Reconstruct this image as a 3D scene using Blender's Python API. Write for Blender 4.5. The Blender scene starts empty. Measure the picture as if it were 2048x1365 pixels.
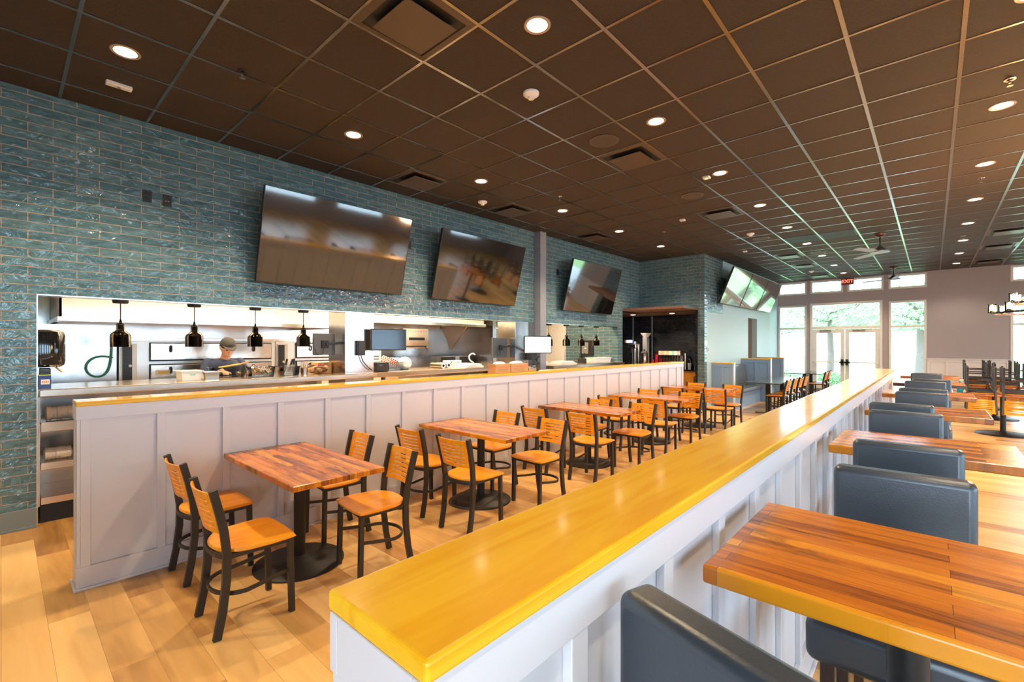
import bpy, bmesh, math, random
from mathutils import Vector, Matrix
random.seed(7)
SC = bpy.context.scene
COL = SC.collection
PI = math.pi

# ------------------------------------------------------------------ camera
H = 1.56                       # eye height
CE = 3.737                     # ceiling height
cam_d = bpy.data.cameras.new('camera'); cam = bpy.data.objects.new('camera', cam_d); COL.objects.link(cam)
cam_d.sensor_width = 36; cam_d.lens = 927.0/2048*36; cam_d.shift_y = 8.0/2048
cam_d.clip_start = .05; cam_d.clip_end = 200
cam.location = (0, 0, H); cam.rotation_euler = (PI/2, 0, math.radians(42.215))
SC.camera = cam
SC.view_settings.view_transform = 'Standard'; SC.view_settings.look = 'None'
SC.view_settings.gamma = 1; SC.view_settings.use_curve_mapping = False
SC.view_settings.exposure = 0.9
SC.cycles.max_bounces = 8; SC.cycles.diffuse_bounces = 4; SC.cycles.glossy_bounces = 4
SC.cycles.transparent_max_bounces = 12
SC.cycles.sample_clamp_indirect = 6.0
# ------------------------------------------------------------------ sky
SKY = 7.5
w = bpy.data.worlds.new('world'); SC.world = w; w.use_nodes = True
nt = w.node_tree; bg = nt.nodes['Background']
tc = nt.nodes.new('ShaderNodeTexCoord'); nz = nt.nodes.new('ShaderNodeTexNoise'); nz.inputs['Scale'].default_value = 2.5
cr = nt.nodes.new('ShaderNodeValToRGB')
cr.color_ramp.elements[0].position = .35; cr.color_ramp.elements[0].color = (.42, .70, 1, 1)
cr.color_ramp.elements[1].position = .65; cr.color_ramp.elements[1].color = (.72, .88, 1, 1)
nt.links.new(tc.outputs['Generated'], nz.inputs['Vector']); nt.links.new(nz.outputs['Fac'], cr.inputs['Fac'])
nt.links.new(cr.outputs['Color'], bg.inputs['Color']); bg.inputs['Strength'].default_value = SKY

def portal(loc, rot, sx, sy):
    l = bpy.data.lights.new('window_daylight_portal', 'AREA'); l.shape = 'RECTANGLE'; l.size = sx; l.size_y = sy
    l.cycles.is_portal = True
    o = bpy.data.objects.new('window_daylight_portal', l); COL.objects.link(o); o.location = loc; o.rotation_euler = rot
    return o
YB = 18.3      # back window wall
XR = 6.5       # right wall
YF = -3.6      # wall behind the camera
portal((-2.07, YB+.12, 1.45), (-PI/2, 0, 0), 3.9, 2.9)
portal((-2.07, YB+.12, 3.5), (-PI/2, 0, 0), 3.9, .42)
portal((2.4, YB+.12, 1.5), (-PI/2, 0, 0), 1.7, 2.8)
RWIN = [(-2.6, -.6), (.2, 2.2), (3.0, 5.0), (5.8, 7.8), (8.6, 10.6), (11.4, 13.4), (14.2, 16.2)]
for a, b in RWIN:
    portal((XR+.12, (a+b)/2, 1.75), (0, PI/2, 0), 2.5, b-a)
FW_ = [(-.4, 1.4), (1.7, 3.5), (3.8, 5.6)]
for a, b in FW_: portal(((a+b)/2, YF-.17, 1.6), (PI/2, 0, 0), b-a, 2.7)
SPOT = 90.0      # watts of one downlight
WARM = (1, .74, .46)
WARM2 = (1, .80, .58)

# ------------------------------------------------------------------ geometry helpers
class G:
    def __init__(s): s.v = []; s.f = []; s.m = []; s.mi = 0
    def add(s, vs, fs):
        n = len(s.v); s.v += [tuple(v) for v in vs]
        for f in fs: s.f.append(tuple(i+n for i in f)); s.m.append(s.mi)
        return s
    def box(s, x0, x1, y0, y1, z0, z1, M=None):
        if x0 > x1: x0, x1 = x1, x0
        if y0 > y1: y0, y1 = y1, y0
        if z0 > z1: z0, z1 = z1, z0
        vs = [(x, y, z) for z in (z0, z1) for x, y in ((x0, y0), (x1, y0), (x1, y1), (x0, y1))]
        if M is not None: vs = [M @ Vector(v) for v in vs]
        return s.add(vs, [(3, 2, 1, 0), (4, 5, 6, 7), (0, 1, 5, 4), (1, 2, 6, 5), (2, 3, 7, 6), (3, 0, 4, 7)])
    def bar(s, p0, p1, w_, h_, up=(0, 0, 1)):
        p0, p1 = Vector(p0), Vector(p1); d = (p1-p0); L = d.length; d.normalize(); u = Vector(up)
        if abs(d.dot(u)) > .98: u = Vector((0, 1, 0))
        x = d.cross(u).normalized(); z = x.cross(d).normalized()
        M = Matrix((x, d, z)).transposed().to_4x4(); M.translation = p0
        return s.box(-w_/2, w_/2, 0, L, -h_/2, h_/2, M)
    def sweep(s, pts, w_, h_, xdir=None, closed=False):
        "rectangular section swept along pts; xdir = fixed direction of the section's width"
        pts = [Vector(p) for p in pts]; n = len(pts); vs = []
        for i, p in enumerate(pts):
            if closed: d = pts[(i+1) % n]-pts[i-1]
            else: d = pts[min(i+1, n-1)]-pts[max(i-1, 0)]
            d.normalize()
            x = Vector(xdir).normalized() if xdir else d.cross(Vector((0, 0, 1))).normalized()
            z = x.cross(d).normalized()
            for a, b in ((-1, -1), (1, -1), (1, 1), (-1, 1)): vs.append(p+x*(a*w_/2)+z*(b*h_/2))
        fs = []
        for i in range(n if closed else n-1):
            j = (i+1) % n
            for k in range(4): fs.append((i*4+k, j*4+k, j*4+(k+1) % 4, i*4+(k+1) % 4))
        if not closed: fs += [(0, 1, 2, 3), ((n-1)*4+3, (n-1)*4+2, (n-1)*4+1, (n-1)*4)]
        return s.add(vs, fs)
    def tube(s, pts, r, n=10, closed=False):
        pts = [Vector(p) for p in pts]; m = len(pts); vs = []; rs = r if isinstance(r, (list, tuple)) else [r]*m
        u = None
        for i, p in enumerate(pts):
            if closed: d = pts[(i+1) % m]-pts[i-1]
            else: d = pts[min(i+1, m-1)]-pts[max(i-1, 0)]
            d.normalize()
            if u is None: u = d.orthogonal().normalized()
            u = (u-d*u.dot(d)).normalized(); v = d.cross(u)
            for k in range(n):
                a = 2*PI*k/n; vs.append(p+(u*math.cos(a)+v*math.sin(a))*rs[i])
        fs = []
        for i in range(m if closed else m-1):
            j = (i+1) % m
            for k in range(n): fs.append((i*n+k, i*n+(k+1) % n, j*n+(k+1) % n, j*n+k))
        if not closed: fs += [tuple(range(n-1, -1, -1)), tuple((m-1)*n+k for k in range(n))]
        return s.add(vs, fs)
    def cyl(s, x, y, z0, z1, r, n=24, r1=None):
        return s.lathe([(0, z0), (r, z0), (r if r1 is None else r1, z1), (0, z1)], x, y, n)
    def lathe(s, prof, x=0, y=0, n=28, M=None):
        vs = []; idx = []
        for r, z in prof:
            if r < 1e-6: idx.append([len(vs)]*n); vs.append(Vector((x, y, z)))
            else:
                idx.append([len(vs)+k for k in range(n)])
                vs += [Vector((x+r*math.cos(2*PI*k/n), y+r*math.sin(2*PI*k/n), z)) for k in range(n)]
        fs = []
        for i in range(len(prof)-1):
            for k in range(n):
                q = [idx[i][k], idx[i][(k+1) % n], idx[i+1][(k+1) % n], idx[i+1][k]]
                o = []
                for t in q:
                    if t not in o: o.append(t)
                if len(o) > 2: fs.append(tuple(o))
        if M is not None: vs = [M @ v for v in vs]
        return s.add(vs, fs)
    def prism(s, poly, a, b, M=None):
        "polygon in local XY extruded from z=a to z=b"
        n = len(poly); vs = [Vector((x, y, a)) for x, y in poly]+[Vector((x, y, b)) for x, y in poly]
        if M is not None: vs = [M @ v for v in vs]
        return s.add(vs, [tuple(range(n-1, -1, -1)), tuple(range(n, 2*n))]+[(i, (i+1) % n, n+(i+1) % n, n+i) for i in range(n)])
    def ell(s, c, r, n=14, m=10, M=None):
        vs = []; 
        for i in range(m+1):
            t = PI*i/m
            for k in range(n):
                a = 2*PI*k/n; v = Vector((r[0]*math.sin(t)*math.cos(a), r[1]*math.sin(t)*math.sin(a), r[2]*math.cos(t)))
                if M is not None: v = M @ v
                vs.append(Vector(c)+v)
        fs = [(i*n+k, (i+1)*n+k, (i+1)*n+(k+1) % n, i*n+(k+1) % n) for i in range(m) for k in range(n)]
        return s.add(vs, fs)

def link(o, parent=None):
    COL.objects.link(o)
    if parent is not None: o.parent = parent
    return o
def obj(name, g, mats, parent=None, loc=None, rz=0, bevel=0, seg=2, smooth=False, sub=0):
    me = bpy.data.meshes.new(name); me.from_pydata(g.v, [], g.f)
    if not isinstance(mats, (list, tuple)): mats = [mats]
    for m_ in mats: me.materials.append(m_)
    for p, mi in zip(me.polygons, g.m): p.material_index = mi
    bm = bmesh.new(); bm.from_mesh(me)
    bmesh.ops.remove_doubles(bm, verts=bm.verts, dist=1e-6)
    bmesh.ops.recalc_face_normals(bm, faces=bm.faces); bm.to_mesh(me); bm.free()
    if smooth:
        for p in me.polygons: p.use_smooth = True
        try: me.set_sharp_from_angle(angle=math.radians(38))
        except Exception: pass
    o = bpy.data.objects.new(name, me); link(o, parent)
    if loc: o.location = loc
    o.rotation_euler[2] = rz
    if bevel:
        b = o.modifiers.new('bevel', 'BEVEL'); b.width = bevel; b.segments = seg; b.limit_method = 'ANGLE'; b.angle_limit = math.radians(40)
    if sub:
        b = o.modifiers.new('sub', 'SUBSURF'); b.levels = sub; b.render_levels = sub
    return o
def tag(o, label, cat, group=None):
    o['label'] = label; o['category'] = cat
    if group: o['group'] = group
    return o
def thing(name, label, cat, loc=(0, 0, 0), rz=0, group=None):
    o = bpy.data.objects.new(name, None); COL.objects.link(o); o.empty_display_size = .1
    o.location = loc; o.rotation_euler[2] = rz
    return tag(o, label, cat, group)
def struct(o): o['kind'] = 'structure'; return o
def dup(root, loc=None, rot=None, label=None, group=None):
    r = root.copy(); COL.objects.link(r)
    if loc is not None: r.location = loc
    if rot is not None: r.rotation_euler = rot if isinstance(rot, tuple) else (0, 0, rot)
    if label: r['label'] = label
    if group: r['group'] = group
    for ch in list(root.children):
        c = ch.copy(); COL.objects.link(c); c.parent = r
        for g_ in ch.children:
            d = g_.copy(); COL.objects.link(d); d.parent = c
    return r

# ------------------------------------------------------------------ material helpers
def N(nt, t, **kw):
    n = nt.nodes.new(t)
    for k, v in kw.items():
        if k in n.inputs: n.inputs[k].default_value = v
        else: setattr(n, k, v)
    return n
def c4(c): return (c[0], c[1], c[2], 1)
def mat(name, col, rough=.5, metal=0, spec=.5, emis=None, estr=0, coat=0, bump=0, bscale=60, var=0, vscale=8, aniso=None):
    m = bpy.data.materials.new(name); m.use_nodes = True; nt = m.node_tree; b = nt.nodes['Principled BSDF']
    b.inputs['Base Color'].default_value = c4(col); b.inputs['Roughness'].default_value = rough
    b.inputs['Metallic'].default_value = metal; b.inputs['Specular IOR Level'].default_value = spec
    if coat: b.inputs['Coat Weight'].default_value = coat; b.inputs['Coat Roughness'].default_value = .08
    if emis: b.inputs['Emission Color'].default_value = c4(emis); b.inputs['Emission Strength'].default_value = estr
    tc = N(nt, 'ShaderNodeTexCoord')
    nz = N(nt, 'ShaderNodeTexNoise', Scale=vscale, Detail=3.0)
    if aniso:
        mp = N(nt, 'ShaderNodeMapping'); mp.inputs['Scale'].default_value = aniso
        nt.links.new(tc.outputs['Object'], mp.inputs['Vector']); src = mp.outputs['Vector']
    else: src = tc.outputs['Object']
    nt.links.new(src, nz.inputs['Vector'])
    mx = N(nt, 'ShaderNodeMix', data_type='RGBA'); v = var if var else .06
    mx.inputs[6].default_value = c4([max(0, k*(1-v)) for k in col]); mx.inputs[7].default_value = c4([min(1, k*(1+v)) for k in col])
    nt.links.new(nz.outputs['Fac'], mx.inputs[0]); nt.links.new(mx.outputs[2], b.inputs['Base Color'])
    if bump:
        n2 = N(nt, 'ShaderNodeTexNoise', Scale=bscale, Detail=2.0); bp = N(nt, 'ShaderNodeBump', Strength=bump, Distance=.01)
        nt.links.new(src, n2.inputs['Vector']); nt.links.new(n2.outputs['Fac'], bp.inputs['Height']); nt.links.new(bp.outputs['Normal'], b.inputs['Normal'])
    return m
def swz(nt, order):
    "object coordinates reordered, e.g. 'yz' -> (y, z, 0)"
    tc = N(nt, 'ShaderNodeTexCoord'); sp = N(nt, 'ShaderNodeSeparateXYZ'); cb = N(nt, 'ShaderNodeCombineXYZ')
    nt.links.new(tc.outputs['Object'], sp.inputs[0])
    for i, ch in enumerate(order): nt.links.new(sp.outputs['xyz'.index(ch)], cb.inputs[i])
    return cb.outputs[0]
def tile_mat(name, order, c1, c2, mortar, bw, rh, ms, rough=.07):
    m = bpy.data.materials.new(name); m.use_nodes = True; nt = m.node_tree; b = nt.nodes['Principled BSDF']
    v = swz(nt, order)
    br = N(nt, 'ShaderNodeTexBrick'); br.offset = .5
    for k, x in (('Color1', c4(c1)), ('Color2', c4(c2)), ('Mortar', c4(mortar)), ('Scale', 1.0), ('Mortar Size', ms), ('Mortar Smooth', .15), ('Bias', 0.0), ('Brick Width', bw), ('Row Height', rh)):
        br.inputs[k].default_value = x
    nt.links.new(v, br.inputs['Vector'])
    mp = N(nt, 'ShaderNodeMapping'); mp.inputs['Scale'].default_value = (9, 34, 1); nt.links.new(v, mp.inputs['Vector'])
    nz = N(nt, 'ShaderNodeTexNoise', Scale=1.0, Detail=4.0, Distortion=.6); nt.links.new(mp.outputs[0], nz.inputs['Vector'])
    mx = N(nt, 'ShaderNodeMix', data_type='RGBA', blend_type='MULTIPLY'); mx.inputs[0].default_value = 1
    cr = N(nt, 'ShaderNodeValToRGB'); cr.color_ramp.elements[0].position = .3; cr.color_ramp.elements[0].color = (.62, .66, .68, 1)
    cr.color_ramp.elements[1].position = .7; cr.color_ramp.elements[1].color = (1.15, 1.15, 1.15, 1)
    nt.links.new(nz.outputs['Fac'], cr.inputs[0]); nt.links.new(br.outputs['Color'], mx.inputs[6]); nt.links.new(cr.outputs[0], mx.inputs[7])
    nt.links.new(mx.outputs[2], b.inputs['Base Color'])
    # glossy glaze on the tile, matte grout
    mr = N(nt, 'ShaderNodeMapRange'); mr.inputs['To Min'].default_value = rough; mr.inputs['To Max'].default_value = .8
    nt.links.new(br.outputs['Fac'], mr.inputs['Value']); nt.links.new(mr.outputs[0], b.inputs['Roughness'])
    n2 = N(nt, 'ShaderNodeTexNoise', Scale=11.0, Detail=3.0, Distortion=.8); nt.links.new(v, n2.inputs['Vector'])
    b1 = N(nt, 'ShaderNodeBump', Strength=1.0, Distance=.016); nt.links.new(n2.outputs['Fac'], b1.inputs['Height'])
    inv = N(nt, 'ShaderNodeMath', operation='SUBTRACT'); inv.inputs[0].default_value = 1; nt.links.new(br.outputs['Fac'], inv.inputs[1])
    b2 = N(nt, 'ShaderNodeBump', Strength=.7, Distance=.004); nt.links.new(inv.outputs[0], b2.inputs['Height']); nt.links.new(b1.outputs[0], b2.inputs['Normal'])
    nt.links.new(b2.outputs[0], b.inputs['Normal'])
    return m
def plank_mat(name, order, cols, bw, rh, ms=.0012, rough=.35, grain=(2.2, 30), gap=(.12, .06, .03), streak=0.0, rnd=False, bumpy=.15, knots=0.0):
    m = bpy.data.materials.new(name); m.use_nodes = True; nt = m.node_tree; b = nt.nodes['Principled BSDF']
    v = swz(nt, order)
    if rnd:
        oi = N(nt, 'ShaderNodeObjectInfo'); ml = N(nt, 'ShaderNodeMath', operation='MULTIPLY'); ml.inputs[1].default_value = 37.0
        nt.links.new(oi.outputs['Random'], ml.inputs[0]); ad = N(nt, 'ShaderNodeVectorMath', operation='ADD'); nt.links.new(v, ad.inputs[0]); nt.links.new(ml.outputs[0], ad.inputs[1]); v = ad.outputs[0]
    br = N(nt, 'ShaderNodeTexBrick'); br.offset = .37; br.offset_frequency = 2; br.squash = 1
    for k, x in (('Color1', (0, 0, 0, 1)), ('Color2', (1, 1, 1, 1)), ('Mortar', (.5, .5, .5, 1)), ('Scale', 1.0), ('Mortar Size', ms), ('Mortar Smooth', .2), ('Bias', 0.0), ('Brick Width', bw), ('Row Height', rh)):
        br.inputs[k].default_value = x
    nt.links.new(v, br.inputs['Vector'])
    mp = N(nt, 'ShaderNodeMapping'); mp.inputs['Scale'].default_value = (grain[0], grain[1], 1); nt.links.new(v, mp.inputs['Vector'])
    # shift the grain from plank to plank
    sh = N(nt, 'ShaderNodeVectorMath', operation='ADD'); sc_ = N(nt, 'ShaderNodeVectorMath', operation='SCALE'); sc_.inputs['Scale'].default_value = 17.0
    nt.links.new(br.outputs['Color'], sc_.inputs[0]); nt.links.new(mp.outputs[0], sh.inputs[0]); nt.links.new(sc_.outputs[0], sh.inputs[1])
    nz = N(nt, 'ShaderNodeTexNoise', Scale=1.0, Detail=5.0, Distortion=1.2); nt.links.new(sh.outputs[0], nz.inputs['Vector'])
    mixf = N(nt, 'ShaderNodeMath', operation='MULTIPLY_ADD'); mixf.inputs[1].default_value = .55
    bw_ = N(nt, 'ShaderNodeRGBToBW'); nt.links.new(br.outputs['Color'], bw_.inputs[0]); nt.links.new(bw_.outputs[0], mixf.inputs[0])
    m2 = N(nt, 'ShaderNodeMath', operation='MULTIPLY'); m2.inputs[1].default_value = .55; nt.links.new(nz.outputs['Fac'], m2.inputs[0]); nt.links.new(m2.outputs[0], mixf.inputs[2])
    cr = N(nt, 'ShaderNodeValToRGB'); e = cr.color_ramp.elements
    e[0].position = .12; e[0].color = c4(cols[0]); e[1].position = .95; e[1].color = c4(cols[-1])
    for i, c in enumerate(cols[1:-1]):
        q = cr.color_ramp.elements.new(.12+.83*(i+1)/(len(cols)-1)); q.color = c4(c)
    nt.links.new(mixf.outputs[0], cr.inputs[0]); out = cr.outputs[0]
    if streak:
        mp2 = N(nt, 'ShaderNodeMapping'); mp2.inputs['Scale'].default_value = (2.4, 15, 1); nt.links.new(v, mp2.inputs['Vector'])
        n3 = N(nt, 'ShaderNodeTexNoise', Scale=1.0, Detail=6.0, Roughness=.7, Distortion=.8); nt.links.new(mp2.outputs[0], n3.inputs['Vector'])
        c3 = N(nt, 'ShaderNodeValToRGB'); c3.color_ramp.elements[0].position = .33; c3.color_ramp.elements[0].color = (1-streak,)*3+(1,)
        c3.color_ramp.elements[1].position = .52; c3.color_ramp.elements[1].color = (1, 1, 1, 1); nt.links.new(n3.outputs['Fac'], c3.inputs[0])
        mx = N(nt, 'ShaderNodeMix', data_type='RGBA', blend_type='MULTIPLY'); mx.inputs[0].default_value = 1
        nt.links.new(out, mx.inputs[6]); nt.links.new(c3.outputs[0], mx.inputs[7]); out = mx.outputs[2]
    mg = N(nt, 'ShaderNodeMix', data_type='RGBA'); mg.inputs[7].default_value = c4(gap)
    nt.links.new(br.outputs['Fac'], mg.inputs[0]); nt.links.new(out, mg.inputs[6]); nt.links.new(mg.outputs[2], b.inputs['Base Color'])
    b.inputs['Roughness'].default_value = rough
    bp = N(nt, 'ShaderNodeBump', Strength=bumpy, Distance=.002); nt.links.new(nz.outputs['Fac'], bp.inputs['Height']); nt.links.new(bp.outputs[0], b.inputs['Normal'])
    return m
def grain_mat(name, c1, c2, scale=(1.5, 22, 22), rough=.3, coat=0, dist=2.5, rnd=False):
    m = bpy.data.materials.new(name); m.use_nodes = True; nt = m.node_tree; b = nt.nodes['Principled BSDF']
    tc = N(nt, 'ShaderNodeTexCoord'); mp = N(nt, 'ShaderNodeMapping'); mp.inputs['Scale'].default_value = scale
    nt.links.new(tc.outputs['Object'], mp.inputs['Vector']); v = mp.outputs[0]
    if rnd:
        oi = N(nt, 'ShaderNodeObjectInfo'); ml = N(nt, 'ShaderNodeMath', operation='MULTIPLY'); ml.inputs[1].default_value = 37.0
        nt.links.new(oi.outputs['Random'], ml.inputs[0]); ad = N(nt, 'ShaderNodeVectorMath', operation='ADD'); nt.links.new(v, ad.inputs[0]); nt.links.new(ml.outputs[0], ad.inputs[1]); v = ad.outputs[0]
    nz = N(nt, 'ShaderNodeTexNoise', Scale=1.0, Detail=4.0, Distortion=dist); nt.links.new(v, nz.inputs['Vector'])
    cr = N(nt, 'ShaderNodeValToRGB'); cr.color_ramp.elements[0].position = .35; cr.color_ramp.elements[0].color = c4(c1)
    cr.color_ramp.elements[1].position = .6; cr.color_ramp.elements[1].color = c4(c2)
    nt.links.new(nz.outputs['Fac'], cr.inputs[0]); nt.links.new(cr.outputs[0], b.inputs['Base Color'])
    b.inputs['Roughness'].default_value = rough
    if coat: b.inputs['Coat Weight'].default_value = coat; b.inputs['Coat Roughness'].default_value = .1
    return m
def glass_mat(name, tint=(1, 1, 1), gloss=.1):
    m = bpy.data.materials.new(name); m.use_nodes = True; nt = m.node_tree
    for n in list(nt.nodes): nt.nodes.remove(n)
    o = N(nt, 'ShaderNodeOutputMaterial'); mx = N(nt, 'ShaderNodeMixShader'); t = N(nt, 'ShaderNodeBsdfTransparent'); t.inputs[0].default_value = c4(tint)
    gl = N(nt, 'ShaderNodeBsdfGlossy'); gl.inputs['Roughness'].default_value = .02; fr = N(nt, 'ShaderNodeFresnel', IOR=1.45)
    tc = N(nt, 'ShaderNodeTexCoord'); nz = N(nt, 'ShaderNodeTexNoise', Scale=4.0); bp = N(nt, 'ShaderNodeBump', Strength=.02)
    nt.links.new(tc.outputs['Object'], nz.inputs['Vector']); nt.links.new(nz.outputs['Fac'], bp.inputs['Height']); nt.links.new(bp.outputs[0], gl.inputs['Normal'])
    nt.links.new(fr.outputs[0], mx.inputs[0]); nt.links.new(t.outputs[0], mx.inputs[1]); nt.links.new(gl.outputs[0], mx.inputs[2]); nt.links.new(mx.outputs[0], o.inputs[0])
    return m
def emit_mat(name, col, s):
    m = mat(name, (.8, .8, .8), .5, emis=col, estr=s); return m

M = {}
M['tile'] = tile_mat('blue_green_tile', 'yz', (.078, .165, .20), (.125, .225, .245), (.46, .34, .25), .305, .0768, .0032)
M['tile_x'] = tile_mat('blue_green_tile_return', 'xz', (.078, .165, .20), (.125, .225, .245), (.46, .34, .25), .305, .0768, .0032)
M['tile_dark'] = tile_mat('black_tile', 'xz', (.012, .013, .016), (.018, .019, .022), (.004, .004, .004), .30, .15, .003, .2)
M['floor'] = plank_mat('maple_plank_floor', 'xy', [(.22, .10, .030), (.50, .26, .075), (.72, .42, .14), (.82, .51, .19), (.90, .61, .26)], 1.22, .176, .0007, .3, (1.1, 8), gap=(.25, .13, .06), bumpy=.04)
M['top'] = plank_mat('reclaimed_wood_tabletop', 'xy', [(.13, .03, .006), (.44, .12, .006), (.66, .21, .007), (.78, .34, .015)], .62, .047, .0006, .22, (3, 34), gap=(.06, .02, .01), streak=.74, rnd=True, bumpy=.12)
M['cap'] = grain_mat('golden_oak_cap', (.86, .42, .008), (.93, .52, .022), (11, 1.1, 11), .24, coat=.5, dist=2.0)
M['chairwood'] = grain_mat('orange_beech', (.78, .27, .006), (.88, .35, .010), (16, 2.2, 16), .32, coat=.1, dist=1.2, rnd=True)
M['frame'] = mat('charcoal_steel', (.030, .026, .024), .42, .2, bump=.05)
M['base'] = mat('black_iron', (.018, .017, .017), .45, .3, bump=.08)
M['panel'] = mat('lavender_grey_paint', (.66, .65, .68), .38, var=.02)
M['panel_dark'] = mat('blue_grey_paint', (.22, .34, .50), .4, var=.02)
M['basegrey'] = mat('grey_green_baseboard_paint', (.19, .23, .235), .4)
M['green'] = mat('pale_aqua_wall_paint', (.46, .60, .60), .55, var=.02)
M['greywall'] = mat('mauve_grey_wall_paint', (.37, .335, .345), .6, var=.02)
M['ceil'] = mat('dark_brown_ceiling_tile', (.040, .026, .019), .7, bump=.5, bscale=140, var=.3, vscale=90)
M['grid'] = mat('bronze_grid_metal', (.29, .285, .29), .22, .95)
M['vent'] = mat('bronze_vent_paint', (.095, .07, .052), .38, .3)
M['black'] = mat('matte_black', (.010, .010, .011), .5)
M['gloss'] = mat('glossy_black', (.006, .006, .007), .08, coat=.5)
M['screen'] = mat('black_television_glass', (.006, .0055, .005), .045, spec=1.0, coat=1.0); M['screen'].node_tree.nodes['Principled BSDF'].inputs['IOR'].default_value = 1.7
M['steel'] = mat('brushed_stainless', (.68, .58, .47), .24, 1.0, bump=.25, bscale=5, var=.04, aniso=(1, 1, 1))
M['steel2'] = mat('rippled_stainless_sheet', (.56, .53, .50), .20, 1.0, bump=.6, bscale=2.2, var=.03)
M['white'] = mat('white_plastic', (.78, .78, .76), .4)
M['whitetrim'] = mat('white_window_frame', (.74, .74, .72), .4)
M['glass'] = glass_mat('window_glass')
M['clear'] = glass_mat('clear_plastic', (.86, .88, .88))
M['leather'] = mat('blue_black_leather', (.022, .034, .050), .36, spec=.9, bump=.06, bscale=220)
M['stoolwood'] = grain_mat('dark_walnut_legs', (.03, .014, .01), (.05, .024, .016), (20, 20, 2), .35)
M['lamp_on'] = emit_mat('lit_downlight_lens', (1, .86, .66), 9)
M['lamp_ring'] = mat('downlight_trim', (.45, .33, .24), .35, .3)
M['card'] = mat('brown_cardboard', (.55, .30, .13), .7)
M['red'] = mat('red_plastic', (.75, .015, .04), .3)
M['paper'] = mat('white_paper', (.82, .80, .76), .7)
M['rubber'] = mat('green_rubber_hose', (.01, .16, .07), .35)
M['blue'] = mat('blue_carton', (.02, .045, .20), .4)
M['orange'] = mat('orange_print', (.75, .17, .02), .5)
M['wood_or'] = grain_mat('orange_cabinet_wood', (.66, .27, .02), (.74, .34, .035), (6, 6, 1.2), .35)
M['grey'] = mat('grey_plastic', (.22, .23, .24), .45)
M['greymetal'] = mat('grey_post_paint', (.27, .28, .31), .4, .1)
M['slate'] = mat('dark_slate_tabletop', (.035, .05, .055), .18, coat=.4, var=.3)
M['vinyl'] = mat('grey_blue_bench_vinyl', (.10, .12, .14), .4, bump=.1)

exec_order = []
# ================================================================== THE ROOM
def wall_cells(g, axis, c0, c1, a0, a1, z0, z1, holes):
    "slab between c0 and c1 on the given axis, spanning a0..a1 and z0..z1, less the holes (a, b, zlo, zhi)"
    A = sorted({a0, a1} | {h for q in holes for h in q[:2] if a0 < h < a1}); Z = sorted({z0, z1} | {h for q in holes for h in q[2:] if z0 < h < z1})
    for i in range(len(A)-1):
        for k in range(len(Z)-1):
            am, zm = (A[i]+A[i+1])/2, (Z[k]+Z[k+1])/2
            if any(q[0] < am < q[1] and q[2] < zm < q[3] for q in holes): continue
            if axis == 'x': g.box(c0, c1, A[i], A[i+1], Z[k], Z[k+1])
            else: g.box(A[i], A[i+1], c0, c1, Z[k], Z[k+1])
    return g
XW = -5.69     # kitchen wall plane
XH = -4.02     # aqua wall plane
YN = 11.25     # brick return plane
O1 = (.204, 3.02); O2 = (3.44, 6.36); O3 = (7.27, 10.12)
ZC = 1.18; ZH = 2.0; ZN = 2.40

struct(obj('floor', G().box(-8.6, XR, YF, YB+.15, -.05, 0), M['floor']))
ceil = struct(obj('ceiling', G().box(XW-.3, XR, YF, YB+.15, CE, CE+.05), M['ceil']))
g = G(); x = .159-.61*9
while x < XR:
    if x > XW: g.box(x-.0135, x+.0135, YF, YB, CE-.006, CE+.004)
    x += .6102
obj('main_tee', g, M['grid'], ceil)
g = G(); y = .955-.6102*7
while y < YB:
    g.box(XW, XR, y-.0115, y+.0115, CE-.0045, CE+.004); y += .6102
obj('cross_tee', g, M['grid'], ceil)

# kitchen-side wall with its serving openings
g = G()
wall_cells(g, 'x', XW-.16, XW, YF, YN+.16, 0, CE+.02, [(O1[0], 6.905, 0, ZH), (O3[0], O3[1], 1.08, ZH), (10.35, 20, 0, ZN)])
struct(obj('wall_left', g, M['tile']))
g = G(); wall_cells(g, 'y', YN, YN+.16, XW, XH, 0, CE+.02, [(XW-1, -4.18, 0, ZN)])
wr = struct(obj('wall_return', g, M['tile_x']))
# first strip of the hall wall is tiled too, high up
struct(obj('wall_hall_tile', G().box(XH-.01, XH+.0006, YN+.16, 12.55, 2.36, CE), M['tile']))
g = G(); wall_cells(g, 'x', XH-.14, XH, YN+.16, YB, 0, CE+.02, [(14.78, 15.7, 0, 2.36)])
struct(obj('wall_hall', g, M['green']))
obj_ = obj('door_1', G().box(XH-1.1, XH-1.04, 14.9, 15.9, 0, 2.05), M['wood_or']); struct(obj_)
g = G().box(XH-1.3, XH-.14, 15.7, 15.75, 0, 2.6).box(XH-1.3, XH-1.25, 14.5, 15.75, 0, 2.6).box(XH-1.3, XH-.14, 14.5, 14.6, 0, 2.6).box(XH-1.3, XH-.14, 14.5, 15.75, 2.55, 2.6)
struct(obj('wall_corridor', g, mat('corridor_tan_paint', (.36, .28, .22), .6)))
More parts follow.
